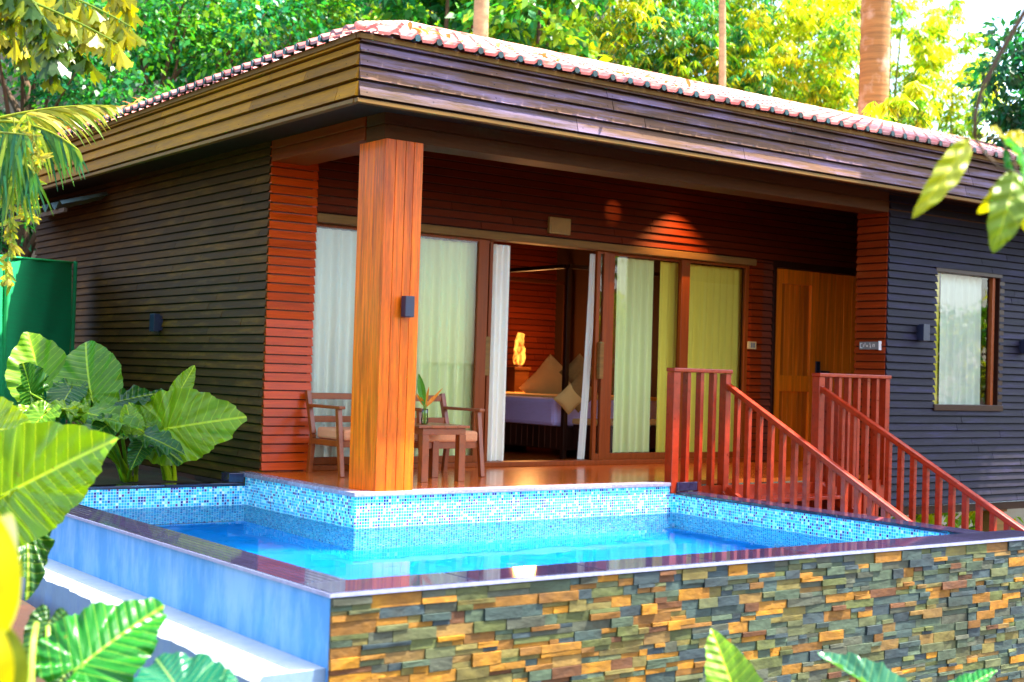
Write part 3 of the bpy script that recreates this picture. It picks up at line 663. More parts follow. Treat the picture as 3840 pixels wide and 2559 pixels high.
def glyph(y, segs):
    for (u0, v0, u1, v1) in segs: q.box(X, XR-.0495, y-u1, y-u0, 1.365+v0, 1.365+v1)
glyph(9.862, [(0,.015,.007,.07),(.007,.063,.03,.07),(.007,.015,.03,.022)])
glyph(9.818, [(0,.028,.006,.055),(.006,.028,.012,.034),(.02,.045,.026,.075)])
glyph(9.775, [(0,.03,.006,.05),(.012,.03,.018,.05),(.006,.03,.012,.036)])
glyph(9.735, [(.01,.02,.017,.052),(.004,.055,.01,.075)])
glyph(9.69, [(0,.03,.006,.06),(.02,.03,.026,.06),(.006,.055,.02,.06)])
q.build('lettering', m_pale, t)
t = thing('switch_plate', 'small cream switch plate on the boards left of the timber door', 'switch', (12.2, 11.58, 1.41))
q = MB(); q.box(12.11, 12.25, 11.568, 11.59, 1.365, 1.455); q.build('plate', M('cream_plate', lin(206,180,120), .5, .1), t, .003)
q = MB(); q.box(12.15, 12.18, 11.562, 11.5675, 1.38, 1.44); q.box(12.19, 12.22, 11.562, 11.5675, 1.38, 1.44); q.build('rocker', m_plate, t, .002)
t = thing('wooden_plaque', 'plain ochre square plaque fixed above the sliding doors', 'plaque', (9.14, 11.57, 2.6))
q = MB(); q.box(9.0, 9.29, 11.55, 11.59, 2.5, 2.68); q.build('board', m_plaq, t, .004)
q = MB(); q.box(9.02, 9.27, 11.546, 11.5495, 2.52, 2.66); q.build('face', m_plaq, t, .002)
t = thing('house_pier', 'pale wooden pier post under the right end of the purple facade', 'post', (14.6, 9.75, -1.2))
q = MB(); q.box(14.35, 14.6, 9.68, 9.9, -1.3, -.5); q.build('post', m_lint, t, .006); q = MB(); q.box(14.32, 14.63, 9.66, 9.92, -.498, -.45); q.build('cap', m_lint, t, .004)
q = MB(); q.box(12.2, 19, 9.6, 10.0, -.46, -.37); q.build('sill_beam', m_dark, villa)
# ================================================================== SCREEN, AWNING
t = thing('shade_net_screen', 'green shade net screen stretched on posts behind the big leaves', 'screen', (4.4, 14.6, -.2))
A = np.array([5.5, 16.4]); B = np.array([2.6, 11.9]); q = MB(); q.sm = True; n = 40
for i in range(n+1):
    u = i/n; p = A+(B-A)*u; nn = np.array([-.84,.54]); 
    for j in range(9):
        v = j/8; w = .03*math.sin(u*9)*math.sin(PI*v)+.012*math.sin(v*7+u*30); pp = p+nn*w; q.v.append((pp[0], pp[1], -.2+(2.155-.33*u*.9+.2)*v))
for i in range(n):
    for j in range(8): q.f.append((i*9+j, i*9+j+1, i*9+j+10, i*9+j+9)); q.c.append((1,1,1))
q.build('net', m_net, t)
for u in (0.0, .5, 1):
    p = A+(B-A)*u; k = MB(); k.tube([(p[0]+.03, p[1]-.02, -.25), (p[0]+.03, p[1]-.02, 2.17-.3*u)], .025, 8, (.35,.6,.5)); k.build('post', m_net, t)
k = MB(); k.tube([(A[0], A[1], 2.155), (B[0], B[1], 1.86)], .014, 6, (.7,1.4,.9)); k.build('top_wire', m_net, t)
t = thing('corrugated_awning', 'small corrugated metal awning low under the left eave', 'awning', (5.4, 16.8, 2.8))
q = MB(); n = 60; q.sm = True
for i in range(n+1):
    y = 15.8+i*2.4/n; h = .045*math.sin(i/n*2*PI*7)
    for (x, z) in ((5.72, 2.95), (5.15, 2.78)): q.v.append((x, y, z+h))
for i in range(n): q.f.append((2*i, 2*i+1, 2*i+3, 2*i+2)); q.c.append(rj((1,1,1), .1))
q.build('sheet', m_corr, t); k = MB(); k.bar((5.2, 15.82, 2.72), (5.2, 18.2, 2.72), .04, .05); k.build('batten', m_dbark, t)
# ================================================================== GROUND, HILL
def sm(x, a, b):
    t = np.clip((x-a)/(b-a), 0, 1); return t*t*(3-2*t)
def ground_z(x, y):
    x = np.asarray(x, float); y = np.asarray(y, float)
    z = -1.75 + 0*x
    left = sm(-x, -2.99, -2.84)
    z = z + left*(sm(y, 5.5, 8.8)*1.15)
    z = np.where((x < 3.24), z, z)
    back = sm(y, 11.5, 11.62)
    z = z*(1-back) + (-.13-.5*sm(-x, -3.6, -1.5))*back
    rgt = sm(x, 9.15, 9.35)*sm(y, 5.6, 6.6); z = np.where(rgt > 0, z*(1-rgt)+(-1.25)*rgt, z)
    dep = x*.5945+y*.8038; lat = x*.8032-y*.5949
    far = sm(dep, 20, 27); z = z*(1-far) + far*(-.3)
    hill = sm(dep, 27, 39)*sm(-lat, -9, -1); z = z + hill*13
    z = z + np.where(dep > 19, .25*np.sin(x*.7)*np.cos(y*.6), .0)
    z = z + .03*np.sin(x*5.1+1)*np.sin(y*4.3)*(left+back*(y > 11.7))
    return z
xs = np.concatenate([np.linspace(-160, -8, 18), np.arange(-7, 16, .2), np.linspace(16.2, 45, 40), np.linspace(50, 180, 16)])
ys = np.concatenate([np.linspace(-160, -8, 18), np.arange(-7, 16, .2), np.linspace(16.2, 55, 46), np.linspace(60, 180, 14)])
GX, GY = np.meshgrid(xs, ys); GZ = ground_z(GX, GY)
inside = (GX > 3.0) & (GX < 9.6) & (GY > 5.7) & (GY < 11.55); GZ = np.where(inside, np.minimum(GZ, -1.9), GZ)
under = (GX > 5.6) & (GX < 20) & (GY > 9.4) & (GY < 19); GZ = np.where(under, np.minimum(GZ, -1.25), GZ)
mb = MB(); mb.v = np.stack([GX.ravel(), GY.ravel(), GZ.ravel()], 1).tolist(); nx = len(xs)
for j in range(len(ys)-1):
    for i in range(nx-1): mb.f.append((j*nx+i, j*nx+i+1, (j+1)*nx+i+1, (j+1)*nx+i)); mb.c.append((.22,.42,.16) if xs[i]*.5945+ys[j]*.8038 > 20 else (1,.85,.7))
mb.sm = True; tag(mb.build('ground', m_soil), 'brown soil ground rising into a wooded hill behind the villa', kind='structure')
# ================================================================== ELEPHANT EAR PLANTS
TH = np.array([0, 6, 14, 25, 40, 60, 90, 118, 138, 152, 164, 173, 179.]); RD = np.array([1, .95, .86, .76, .68, .61, .55, .52, .49, .44, .34, .2, .1])
def ear_mesh(A, T, wr, n0, fold=.15, wave=.03, droop=.1, col=(.05,.2,.02), cup=0.0, seed=0, jag=.014):
    A = np.array(A, float); T = np.array(T, float); L_ = np.linalg.norm(T-A); ex = (T-A)/L_
    n0 = np.array(n0, float); ez = n0-ex*n0.dot(ex); ez /= np.linalg.norm(ez); ey = np.cross(ez, ex)
    r_ = np.random.default_rng(seed); mb = MB(); mb.sm = True; uv = []; nt_, nr = 112, 12; ph = r_.uniform(0, 6, 4)
    for i in range(nt_+1):
        th = -178+356*i/nt_; t = math.radians(th); r = np.interp(abs(th), TH, RD)*(1+jag*math.sin(th*.33+ph[0])+jag*.6*math.sin(th*.81+ph[1]))
        for j in range(nr+1):
            s = (j/nr)**.85; x = r*s*math.cos(t); y = r*s*math.sin(t)*wr/1.15; q = x-abs(y)*.55
            z = fold*abs(y)+cup*(y*y) - droop*x*abs(x) + .011*math.cos(2*PI*q*9)*min(1, abs(y)*9)
            z += wave*s**3*(math.sin(th*.19+ph[2])+.6*math.sin(th*.37+ph[3]))
            mb.v.append(tuple(A+(ex*x+ey*y+ez*z)*L_)); uv.append((x, y))
    for i in range(nt_):
        for j in range(nr):
            o = i*(nr+1)+j; mb.f.append((o, o+1, o+nr+2, o+nr+1)); mb.c.append(col)
    mb.uv = uv; return mb
CAMD = R @ np.array([0, 0, 1.0])
def plant(name, label, cat, base, leaves, group=None):
    """leaves: (attach px, attach py, tip px, tip py, depth at attach, depth at tip, width ratio, normal tilt (right, up), colour, options)"""
    t = thing(name, label, cat, base, group)
    for k, lf in enumerate(leaves):
        ax, ay, tx, ty, da, dt, wr, tl, col = lf[:9]; op = lf[9] if len(lf) > 9 else {}
        A = P(ax, ay, da); T = P(tx, ty, dt); n0 = -CAMD + R[:, 0]*tl[0] + np.array([0, 0, 1.])*tl[1]
        op = dict(op); bs = op.pop('base', None); stalk = op.pop('stalk', True)
        o = ear_mesh(A, T, wr, n0, col=col, seed=k*7+len(label), **op).build('leaf', m_leafB, t)
        if stalk:
            G = np.array(base if bs is None else bs, float); L_ = np.linalg.norm(T-A); ex = (T-A)/L_
            G = G+np.array([random.uniform(-.05,.05), random.uniform(-.05,.05), -.03])
            m = MB(); m.sm = True; H = G+np.array([0, 0, .55*(A[2]-G[2])])+(A-G)*np.array([.25,.25,0]); pts = []
            for i in range(11):
                u = i/10; B2 = (1-u)**2*G+2*u*(1-u)*H+u*u*A; pts.append(B2)
            nn = -(n0-ex*n0.dot(ex)); nn /= np.linalg.norm(nn)
            pts.append(A+ex*.06*L_+nn*.008)
            m.tube(pts, [.022-.012*i/11 for i in range(12)], 8, (col[0]*1.8+.11, col[1]*1.3+.15, col[2]+.005)); m.build('stalk', m_stalk, t)
    return t
g1, g2, g3, gd = (.13,.25,.004), (.085,.20,.004), (.21,.35,.004), (.02,.09,.009)
gy, gt = (.14,.29,.004), (.006,.13,.06)
b1 = P(300, 1108, 12.75); b1[2] = -.13
plant('elephant_ear_plant', 'tall elephant ear plant with two upright broad leaves in front of the green screen', 'plant', tuple(b1), [
    (97,880,60,757,12.4,12.6,1.05,(.25,.1),g1,dict(fold=.2)), (209,905,188,776,11.9,12.2,1.12,(-.1,.15),g2,dict(fold=.15)),
    (70,905,60,835,11.7,11.5,1.3,(.3,1.2),gd,dict(wave=.06)), (262,925,382,893,12.3,12.6,.75,(-.2,1.4),gd,dict(wave=.05)),
    (150,940,10,935,11.6,11.4,.5,(0,2.6),g1,dict(wave=.05)), (200,950,330,975,11.6,11.3,.55,(.1,2.4),g2,dict(wave=.06)),
    (300,985,292,925,11.5,11.6,.9,(.7,.3),g1,dict(fold=.5)), (330,1000,425,1035,11.5,11.2,.5,(.2,1.8),gd,dict(wave=.05)),
    (95,960,20,1040,11.3,11.0,.8,(-.2,1.0),g2), (235,985,150,1040,11.4,11.1,.7,(.2,1.0),gd), (330,1020,300,1075,11.6,11.4,.8,(0,.8),gd), (160,900,120,965,11.9,11.6,.9,(0,.9),gd)],
    'elephant ear plants round the pool')
b2 = P(392, 1108, 12.7); b2[2] = -.13
plant('elephant_ear_plant', 'elephant ear plant with a large sideways leaf against the olive boards', 'plant', tuple(b2), [
    (385,985,558,955,12.3,12.2,1.0,(.1,.25),g3,dict(fold=.08,wave=.045,droop=.15,jag=.02)), (410,905,448,838,12.6,12.7,.62,(.3,.2),g3,dict(fold=.35)),
    (330,985,255,1010,12.1,12.0,.5,(-.2,1.6),g2), (345,1000,300,925,12.2,12.1,.75,(.5,.4),g1,dict(fold=.4)), (350,1010,420,1060,12.2,12.0,.5,(.2,1.5),gd,dict(wave=.06)), (340,1010,290,1050,12.3,12.2,.7,(-.2,.6),g1)], 'elephant ear plants round the pool')
b3 = P(-60, 1400, 7.0); b3[2] = -.9
plant('elephant_ear_plant', 'elephant ear plant with a very big lime green leaf covering the pool corner', 'plant', tuple(b3), [
    (28,1128,253,1010,6.7,6.5,.92,(-.1,.2),gy,dict(fold=.08,wave=.02,droop=.05)), (-30,985,68,990,7.4,7.2,1.0,(0,.3),g3),
    (60,1190,75,1370,6.9,6.7,.55,(.9,.2),gd,dict(wave=.07,fold=.4)), (25,1195,95,1290,7.0,6.8,.8,(.4,.2),gd,dict(wave=.06)), (-20,1080,40,1180,7.3,7.2,.9,(.2,.4),gd)],
    'elephant ear plants round the pool')
b4 = P(120, 1640, 5.2); b4[2] = -1.2
plant('elephant_ear_plant', 'elephant ear plant with a glossy rippled green leaf in front of the white ledge', 'plant', tuple(b4), [
    (190,1526,377,1378,5.3,5.5,1.02,(-.15,.45),(.012,.17,.008),dict(fold=.12,wave=.05,jag=.028)), (420,1600,355,1500,5.0,5.2,1.3,(.1,1.1),gt,dict(wave=.05)),
    (470,1640,520,1530,5.0,5.2,1.2,(.2,1.3),gt,dict(wave=.06)), (150,1470,215,1436,5.9,6.0,.6,(.2,1.4),g2), (110,1440,75,1560,5.7,5.6,.8,(.2,.3),gd), (185,1500,120,1590,5.6,5.5,.9,(0,.3),gd)],
    'elephant ear plants round the pool')
b5 = P(1700, 1800, 5.9); b5[2] = -1.75
plant('elephant_ear_plant', 'young elephant ear plant with one upright lime leaf before the stone wall', 'plant', tuple(b5), [
    (1705,1640,1638,1444,5.8,5.9,.72,(.15,.2),gy,dict(fold=.2,wave=.01)),], 'elephant ear plants round the pool')
b6 = P(2080, 1800, 5.9); b6[2] = -1.75
plant('elephant_ear_plant', 'elephant ear plant with one folded pale edged leaf before the stone wall', 'plant', tuple(b6), [
    (2030,1600,1876,1495,5.7,5.9,.5,(.45,1.5),(.05,.2,.1),dict(fold=.9,wave=.02,droop=.05))], 'elephant ear plants round the pool')
b7 = P(2300, 1800, 5.9); b7[2] = -1.75
plant('elephant_ear_plant', 'elephant ear plant showing only a small rounded leaf tip at the bottom right', 'plant', tuple(b7), [
    (2190,1600,2290,1532,5.8,5.8,.5,(-.2,1.4),(.03,.3,.05),dict(fold=.3))], 'elephant ear plants round the pool')
# yellow leaved plant close to the camera
by = P(-60, 1700, 3.4); by[2] = -1.2
t = thing('yellow_leaf_plant', 'yellow leaved plant out of focus at the left edge close to the camera', 'plant', tuple(by))
for (a, b_, w, c, d) in [((5,1450),(-12,1180),.052,(.85,.74,.004),3.3), ((10,1600),(-12,1430),.03,(.85,.70,.004),3.2), ((30,1620),(18,1440),.045,(.20,.24,.01),3.5), ((-40,1330),(25,1180),.05,(.85,.8,.45),3.45)]:
    m = MB(); m.sm = True; blade(m, P(*a, d), P(*b_, d), w, c, .015, 10); m.build('leaf', m_leafF, t)
for a, d in (((5,1450),3.3), ((10,1600),3.2), ((30,1620),3.5), ((-40,1330),3.45)):
    m = MB(); m.sm = True; e = P(*a, d); m.tube([by, by*.5+e*.5+np.array([0,0,.1]), e], [.011,.009,.005], 8, (.3,.42,.03)); m.build('stalk', m_stalk, t)
m = MB(); m.sm = True; m.tube([by, P(68,1600,3.8), P(75,1480,3.9), P(84,1432,3.95)], [.012,.01,.009,.006], 8, (.3,.42,.03)); m.build('stalk', m_stalk, t)
# ================================================================== FISHTAIL PALM, PALM FRONDS, VINE (upper left)
def bez(pts, n):
    pts = [np.array(p, float) for p in pts]; out = []
    for i in range(n+1):
        u = i/n; q = pts
        while len(q) > 1: q = [a*(1-u)+b*u for a, b in zip(q[:-1], q[1:])]
        out.append(q[0])
    return out
def fishtail(mb, a, d, L_, w, nrm, col):
    a = np.array(a, float); d = np.array(d, float); d /= np.linalg.norm(d); s = np.cross(nrm, d); s /= np.linalg.norm(s); n = np.cross(d, s)
    o = len(mb.v); k = 6; skew = random.uniform(-.25, .25); cv = random.uniform(-.15, .25)
    rows = [(0, .04), (.25, .22), (.5, .52), (.72, .85)]
    for (u, ww) in rows:
        for i in range(k+1):
            e = i/k*2-1; mb.v.append(tuple(a+d*u*L_+s*(e+skew*u)*ww*w*.5+n*(cv*u*u*L_*.6-abs(e)*.06*L_*u)))
    for i in range(k+1):
        e = i/k*2-1; u = .85+.17*(i % 2)+random.uniform(-.07,.07)-.12*abs(e)*random.random()+skew*.3*e; mb.v.append(tuple(a+d*u*L_+s*(e+skew*u)*w*.55+n*(cv*u*u*L_*.6-abs(e)*.08*L_)))
    for j in range(4):
        for i in range(k): q = o+j*(k+1)+i; mb.f.append((q, q+1, q+k+2, q+k+1)); mb.c.append(col)
ft = thing('fishtail_palm', 'fishtail palm with jagged yellow green leaflets hanging in the top left corner', 'palm', tuple(P(-420, 1500, 9.2)*np.array([1,1,0])+np.array([0,0,-.7])))
m = MB(); m.sm = True; base = np.array(ft['_o'][:]); top = P(-330, -150, 9.2); m.tube([base, base*.5+top*.5+np.array([.1,0,0]), top], [.1,.085,.06], 10); m.build('trunk', m_bark, ft)
cols_f = [(.34,.32,.004), (.19,.23,.005), (.09,.15,.005), (.03,.08,.006), (.50,.43,.004)]
fr = [([(-330,-150),(-60,-90),(150,-30),(300,62)], 9.0, 26, 92, 0), ([(-330,-150),(-120,-60),(60,-20),(270,100)], 8.7, 26, 84, 0), ([(-330,-150),(-150,0),(-20,40),(70,110)], 9.3, 16, 78, 1), ([(-330,-150),(20,-120),(130,10),(118,150)], 8.5, 24, 92, 2), ([(-330,-150),(40,-160),(230,-120),(290,0)], 9.4, 22, 84, 0), ([(-330,-150),(-60,-40),(90,60),(200,130)], 8.8, 18, 78, 2), ([(-330,-150),(-60,-120),(140,-80),(215,50)], 9.1, 22, 84, 0), ([(-330,-150),(-160,-60),(-10,-20),(120,60)], 9.6, 20, 80, 1)]
for pts, dep, n, ln, ck in fr:
    m = MB(); c = bez([P(px, py, dep) for px, py in pts], 40); m.tube(c, [.02-.015*i/40 for i in range(41)], 6, (.18,.26,.02))
    n = int(n*1.35)
    for i in range(n):
        u = .42+.58*i/(n-1); a = c[int(u*40)]; 
        for s_ in (-1, 1):
            if random.random() < .12: continue
            d = np.array([0,0,-1.]) + R[:,0]*s_*random.uniform(.05,.6) + CAMD*random.uniform(-.4,.4); nr = -CAMD+R[:,0]*random.uniform(-.9,.9)+np.array([0,0,random.uniform(-.2,.9)])
            cc = random.choice(cols_f[:2]+[cols_f[4]] if (ck == 0 and random.random() < .75) else cols_f)
            if ck == 2: cc = random.choice(cols_f[1:4])
            fishtail(m, a, d, ln*dep/3137*random.uniform(.5, .92), ln*dep/3137*random.uniform(.3, .58), nr, rj(cc, .2))
    m.build('frond', m_leafF, ft)
def frond(parent, pts, dep, n, ln, dirs, cols, dip=.35, u0=.2):
    m = MB(); c = bez([P(px, py, dep+dd) for px, py, dd in pts], 40); m.tube(c, [.016-.012*i/40 for i in range(41)], 6, (.35,.4,.03))
    for i in range(n):
        u = u0+(1-u0)*i/(n-1); j = min(39, int(u*40)); a = c[j]; tg = c[j+1]-c[j]; tg /= np.linalg.norm(tg)
        for s_ in dirs:
            d = tg*.55+np.array([0,0,-1])*dip*s_[1]*random.uniform(.6,1.4)+R[:,0]*s_[0]*random.uniform(.5,1.2)+CAMD*random.uniform(-.5,.5)
            d /= np.linalg.norm(d); l_ = ln*dep/3137*math.sin(PI*(.18+.74*(u-u0)/(1-u0)))*random.uniform(.8,1.15)
            q = [a, a+d*l_*.5, a+d*l_*.85+np.array([0,0,-l_*.16]), a+d*l_*1.05+np.array([0,0,-l_*.42])]; w = .011*dep/9
            sd = np.cross(d, -CAMD+np.array([0,0,random.uniform(0,.8)])); sd /= np.linalg.norm(sd); o = len(m.v); cc = rj(random.choice(cols), .2)
            for p, k in zip(bez(q, 5), (.5,1,1,.8,.45,.05)): m.v += [tuple(p-sd*w*k), tuple(p+sd*w*k)]
            for k in range(5): m.f.append((o+2*k, o+2*k+1, o+2*k+3, o+2*k+2)); m.c.append(cc)
    return m.build('frond', m_leafF, parent)
pm = thing('feather_palm', 'feather palm with arching narrow leaflets over the left end of the eave', 'palm', tuple(P(-260, 1300, 10)*np.array([1,1,0])+np.array([0,0,-.7])))
m = MB(); m.sm = True; base = np.array(pm['_o'][:]); top = P(-200, 330, 10); m.tube([base, base*.5+top*.5, top], [.09,.08,.07], 10); m.build('trunk', m_bark, pm)
cg = [(.10,.24,.015),(.06,.2,.02),(.22,.3,.015),(.03,.16,.05)]
frond(pm, [(-200,330,0),(-40,275,0),(110,235,0),(262,244,0)], 10, 40, 100, [(.5,.9),(.8,.35)], [(.36,.36,.02),(.16,.28,.02),(.5,.42,.06)], .5, .3)
frond(pm, [(-200,330,0),(-20,250,-.2),(90,270,-.3),(180,345,-.4)], 9.8, 36, 105, [(.2,1.2),(.7,.9)], cg, .9, .3)
frond(pm, [(-200,330,0),(-60,290,-.5),(30,330,-.8),(80,400,-1)], 9.6, 30, 125, [(-.4,1.2),(.5,1.1)], cg, 1.0, .35)
frond(pm, [(-200,330,0),(-100,300,-.5),(0,300,-.8),(60,310,-1)], 9.5, 30, 125, [(-.5,1.2),(.3,1.3)], cg, 1.0, .3)
vn = thing('hanging_vine', 'thin straggly vine with small yellow green leaves dangling at the left edge', 'vine', tuple(P(30, 280, 9.2)))
for x0, y0, x1, y1 in ((62,262,30,560),(30,270,18,480),(78,300,60,480),(20,500,28,650),(85,330,75,500)):
    m = MB(); c = bez([P(x0,y0,9.2), P(x0+15,y0*.7+y1*.3,9.2), P(x1-25,y0*.3+y1*.7,9.2), P(x1,y1,9.2)], 30); m.tube(c, .004, 5, (.25,.28,.03))
    for i in range(46):
        a = c[random.randrange(31)]; d = R[:,0]*random.uniform(-1,1)+np.array([0,0,random.uniform(-1.3,.3)])+CAMD*random.uniform(-.5,.5); d /= np.linalg.norm(d); blade(m, a, a+d*random.uniform(.05,.11), .013, rj(random.choice([(.45,.45,.03),(.25,.34,.02),(.5,.42,.06)]), .3), .01, 3)
    m.build('strand', m_leafF, vn)
# ================================================================== OVERHANGING BRANCH (right)
obr = thing('overhanging_branch', 'thin drooping branch with large oval yellow green leaves at the right edge', 'branch', tuple(P(2420, -80, 4.6)))
m = MB(); m.sm = True; m.tube([P(3300,-1700,6.5), P(2800,-600,5.2), P(2420,-80,4.6)], [.03,.018,.011], 8); pts = [(2420,-80),(2353,30),(2300,120),(2258,200),(2241,260),(2240,318)]
m.tube([P(x, y, 4.6) for x, y in pts], [.011,.010,.009,.008,.008,.008], 8); m.tube([P(2240,316,4.6), P(2262,352,4.58), P(2296,385,4.55), P(2332,396,4.5)], [.006,.005,.005,.003], 8); m.tube([P(2240,312,4.6), P(2275,318,4.6), P(2300,318,4.6)], [.004,.003,.003], 6)
m.tube([P(2300,318,4.6), P(2330,370,4.55), P(2345,430,4.5)], [.004,.003,.003], 6); m.build('stem', m_dbark, obr)
def oval(a, b, da, db, wpx, col, tl=(0,0), bow=.03, curl=0.0):
    A, B = P(*a, da), P(*b, db); d = B-A; L_ = np.linalg.norm(d); ex = d/L_; n0 = -CAMD+R[:,0]*tl[0]+np.array([0,0,1.])*tl[1]; ez = n0-ex*n0.dot(ex); ez /= np.linalg.norm(ez); ey = np.cross(ez, ex)
    m = MB(); m.sm = True; uv = []; n, k = 24, 8; w = wpx*da/3137/2
    for i in range(n+1):
        u = i/n; ww = (math.sin(PI*u**.82))**.72*(1-.05*math.sin(u*23)) if 0 < u < 1 else 0.02
        for j in range(-k, k+1):
            v = j/k; m.v.append(tuple(A+ex*L_*u+ey*w*ww*v*math.cos(curl*abs(v))+ez*(bow*math.sin(PI*u)+.25*w*abs(v)*ww+w*ww*math.sin(curl*abs(v))+.004*math.sin(u*30+v*4)))); uv.append((u, v*.3))
    for i in range(n):
        for j in range(2*k): q = i*(2*k+1)+j; m.f.append((q, q+1, q+2*k+2, q+2*k+1)); m.c.append(col)
    m.uv = uv; return m.build('leaf', m_oval, obr)
m_oval = Mleaf('oval_leaves', trans=.42, veins=True, rough=.42, tcol=(1.3,1.15,.2), freq=4.0, vcol=(.3,.34,.02))
oval((2226,318),(2096,502),4.6,4.5,62,(.34,.38,.008),(.2,.2)); oval((2332,396),(2281,582),4.5,4.45,86,(.17,.27,.01),(-.1,.1)); oval((2330,394),(2246,492),4.55,4.6,50,(.36,.38,.01),(.3,.2))
oval((2348,420),(2362,535),4.5,4.45,66,(.3,.36,.01),(-.3,.1)); oval((2300,318),(2352,425),4.6,4.4,34,(.06,.3,.06),(.8,.5),.02,.8); oval((2300,315),(2372,352),4.6,4.6,42,(.6,.5,.01),(0,.6)); oval((2258,318),(2306,318),4.6,4.55,30,(.5,.46,.01),(0,1.2)); oval((2310,330),(2350,470),4.6,4.55,26,(.05,.26,.09),(-.9,.3),.02,.9)
# ================================================================== TREES BEHIND THE VILLA
def cloud(cen, size, dirs, nrm, cols, shape):
    """one small leaf per row: returns (verts, faces, per-face colours) as arrays"""
    n = len(cen); d = dirs/np.linalg.norm(dirs, axis=1)[:, None]; s = np.cross(d, nrm); s /= np.linalg.norm(s, axis=1)[:, None]+1e-9; q = np.cross(s, d)
    L_ = size[:, None]; w = shape
    v = np.stack([cen, cen+d*L_*.42-s*L_*w+q*L_*.08, cen+d*L_, cen+d*L_*.42+s*L_*w+q*L_*.08], 1)
    return v.reshape(-1, 3), cols
def build_cloud(name, vs, cols, mat, parent):
    off = np.array(parent['_o'][:]); v = vs-off; n = len(v)//4; me = bpy.data.meshes.new(name)
    me.vertices.add(n*4); me.vertices.foreach_set('co', v.astype(np.float32).ravel()); me.loops.add(n*4); me.loops.foreach_set('vertex_index', np.arange(n*4, dtype=np.int32)); me.polygons.add(n); me.polygons.foreach_set('loop_start', np.arange(0, n*4, 4, dtype=np.int32)); me.update(calc_edges=True)
    ca = me.color_attributes.new('Col', 'FLOAT_COLOR', 'CORNER'); c4 = np.concatenate([cols, np.ones((n, 1))], 1); ca.data.foreach_set('color', np.repeat(c4, 4, 0).astype(np.float32).ravel())
    me.materials.append(mat); o = bpy.data.objects.new(name, me); C.objects.link(o); o.parent = parent; o['_p'] = list(off); return o
def tree(name, label, px, py, dep, rad, ncl, nlf, lsize, pal, style='broad', trunk=.16, group='trees behind the villa', gap=1.0, bark=None, at=None):
    cen = np.array(at, float) if at is not None else P(px, py, dep); gz = float(ground_z(cen[0], cen[1])); t = thing(name, label, 'bamboo' if style == 'bamboo' else 'tree', (cen[0], cen[1], gz), group)
    rad = np.array(rad, float)
    u = rng.normal(size=(ncl, 3)); u /= np.linalg.norm(u, axis=1)[:, None]; cc = cen + u*rad*(rng.uniform(.25, 1, (ncl, 1))**.5)
    cr = rng.uniform(.55, 1.3, ncl)*rad.mean()*.24*gap
    m = MB(); m.sm = True
    if style == 'bamboo':
        for k in range(7 if gap >= 1 else 3):
            b = np.array([cen[0]+rng.uniform(-.5,.5), cen[1]+rng.uniform(-.5,.5), gz]); e = cen+rng.normal(size=3)*rad*.5+np.array([0,0,rad[2]*.4]); m.tube(bez([b, b*.4+e*.6+np.array([0,0,1.5]), e], 8), [.045,.042,.04,.036,.03,.025,.02,.014,.008], 6, rj((.5,.7,.3), .2))
        m.build('culm', m_bark, t)
    else:
        lean = np.array([rng.uniform(-.4,.4), rng.uniform(-.4,.4), 0]); tp = cen+np.array([0,0,rad[2]*.3]); b = np.array([cen[0], cen[1], gz-.2])
        tr = bez([b, b*.6+tp*.4+lean, tp], 10); m.tube(tr, [trunk*(1.15-.1*i) for i in range(11)], 9)
        for k in range(12):
            j = random.randint(5, 9); e = cc[random.randrange(ncl)]; a = tr[j]; m.tube(bez([a, a*.5+e*.5+np.array([0,0,.25]), e], 5), [trunk*.4,trunk*.33,trunk*.25,trunk*.18,trunk*.1,trunk*.04], 6)
        m.build('trunk', bark or m_dbark, t)
    idx = rng.integers(0, ncl, nlf); off = rng.normal(size=(nlf, 3)); off /= np.linalg.norm(off, axis=1)[:, None]; r = rng.uniform(0, 1, (nlf, 1))**.45
    pos = cc[idx]+off*r*cr[idx][:, None]*np.array([1,1,.8]); pal = np.array(pal)
    tone = rng.integers(0, len(pal), ncl); pick = np.where(rng.uniform(size=nlf) < .6, tone[idx], rng.integers(0, len(pal), nlf)); cols = pal[pick]*rng.uniform(.6, 1.35, (nlf, 1))
    if style == 'bamboo':
        f = 5; base = np.repeat(pos, f, 0); yaw = rng.uniform(0, 2*PI, nlf*f); d = np.stack([np.cos(yaw)*.75, np.sin(yaw)*.75, -rng.uniform(.35, 1.3, nlf*f)], 1)
        nr = rng.normal(size=(nlf*f, 3))*.5+np.array([0,0,1.]); v, _ = cloud(base, rng.uniform(.7, 1.25, nlf*f)*lsize, d, nr, None, .085); cols = np.repeat(cols, f, 0)*rng.uniform(.8, 1.2, (nlf*f, 1))
    else:
        d = off*.8+rng.normal(size=(nlf, 3))*.55+np.array([0,0,-.55]); nr = rng.normal(size=(nlf, 3))*.7+off*.5+np.array([0,0,.8]); v, _ = cloud(pos, rng.uniform(.6, 1.35, nlf)*lsize, d, nr, None, .27)
    build_cloud('crown', v, cols, m_leafT, t); return t
pg = [(.02,.24,.06),(.04,.30,.04),(.10,.36,.02),(.02,.16,.04),(.18,.42,.02),(.02,.27,.14)]
pmx = [(.09,.34,.02),(.20,.40,.015),(.36,.48,.015),(.03,.22,.04),(.48,.54,.012),(.03,.28,.12)]
pby = [(.62,.72,.015),(.40,.60,.015),(.80,.80,.02),(.24,.48,.02),(.70,.72,.015),(.14,.40,.05)]
pdk = [(.006,.10,.045),(.008,.14,.07),(.012,.08,.025),(.015,.16,.06)]
tree('broadleaf_tree', 'dark leafy tree at the far left behind the fishtail palm', 60, 190, 21, (2.0,2.0,2.6), 80, 10000, .13, pdk+pg[:3], gap=1.2)
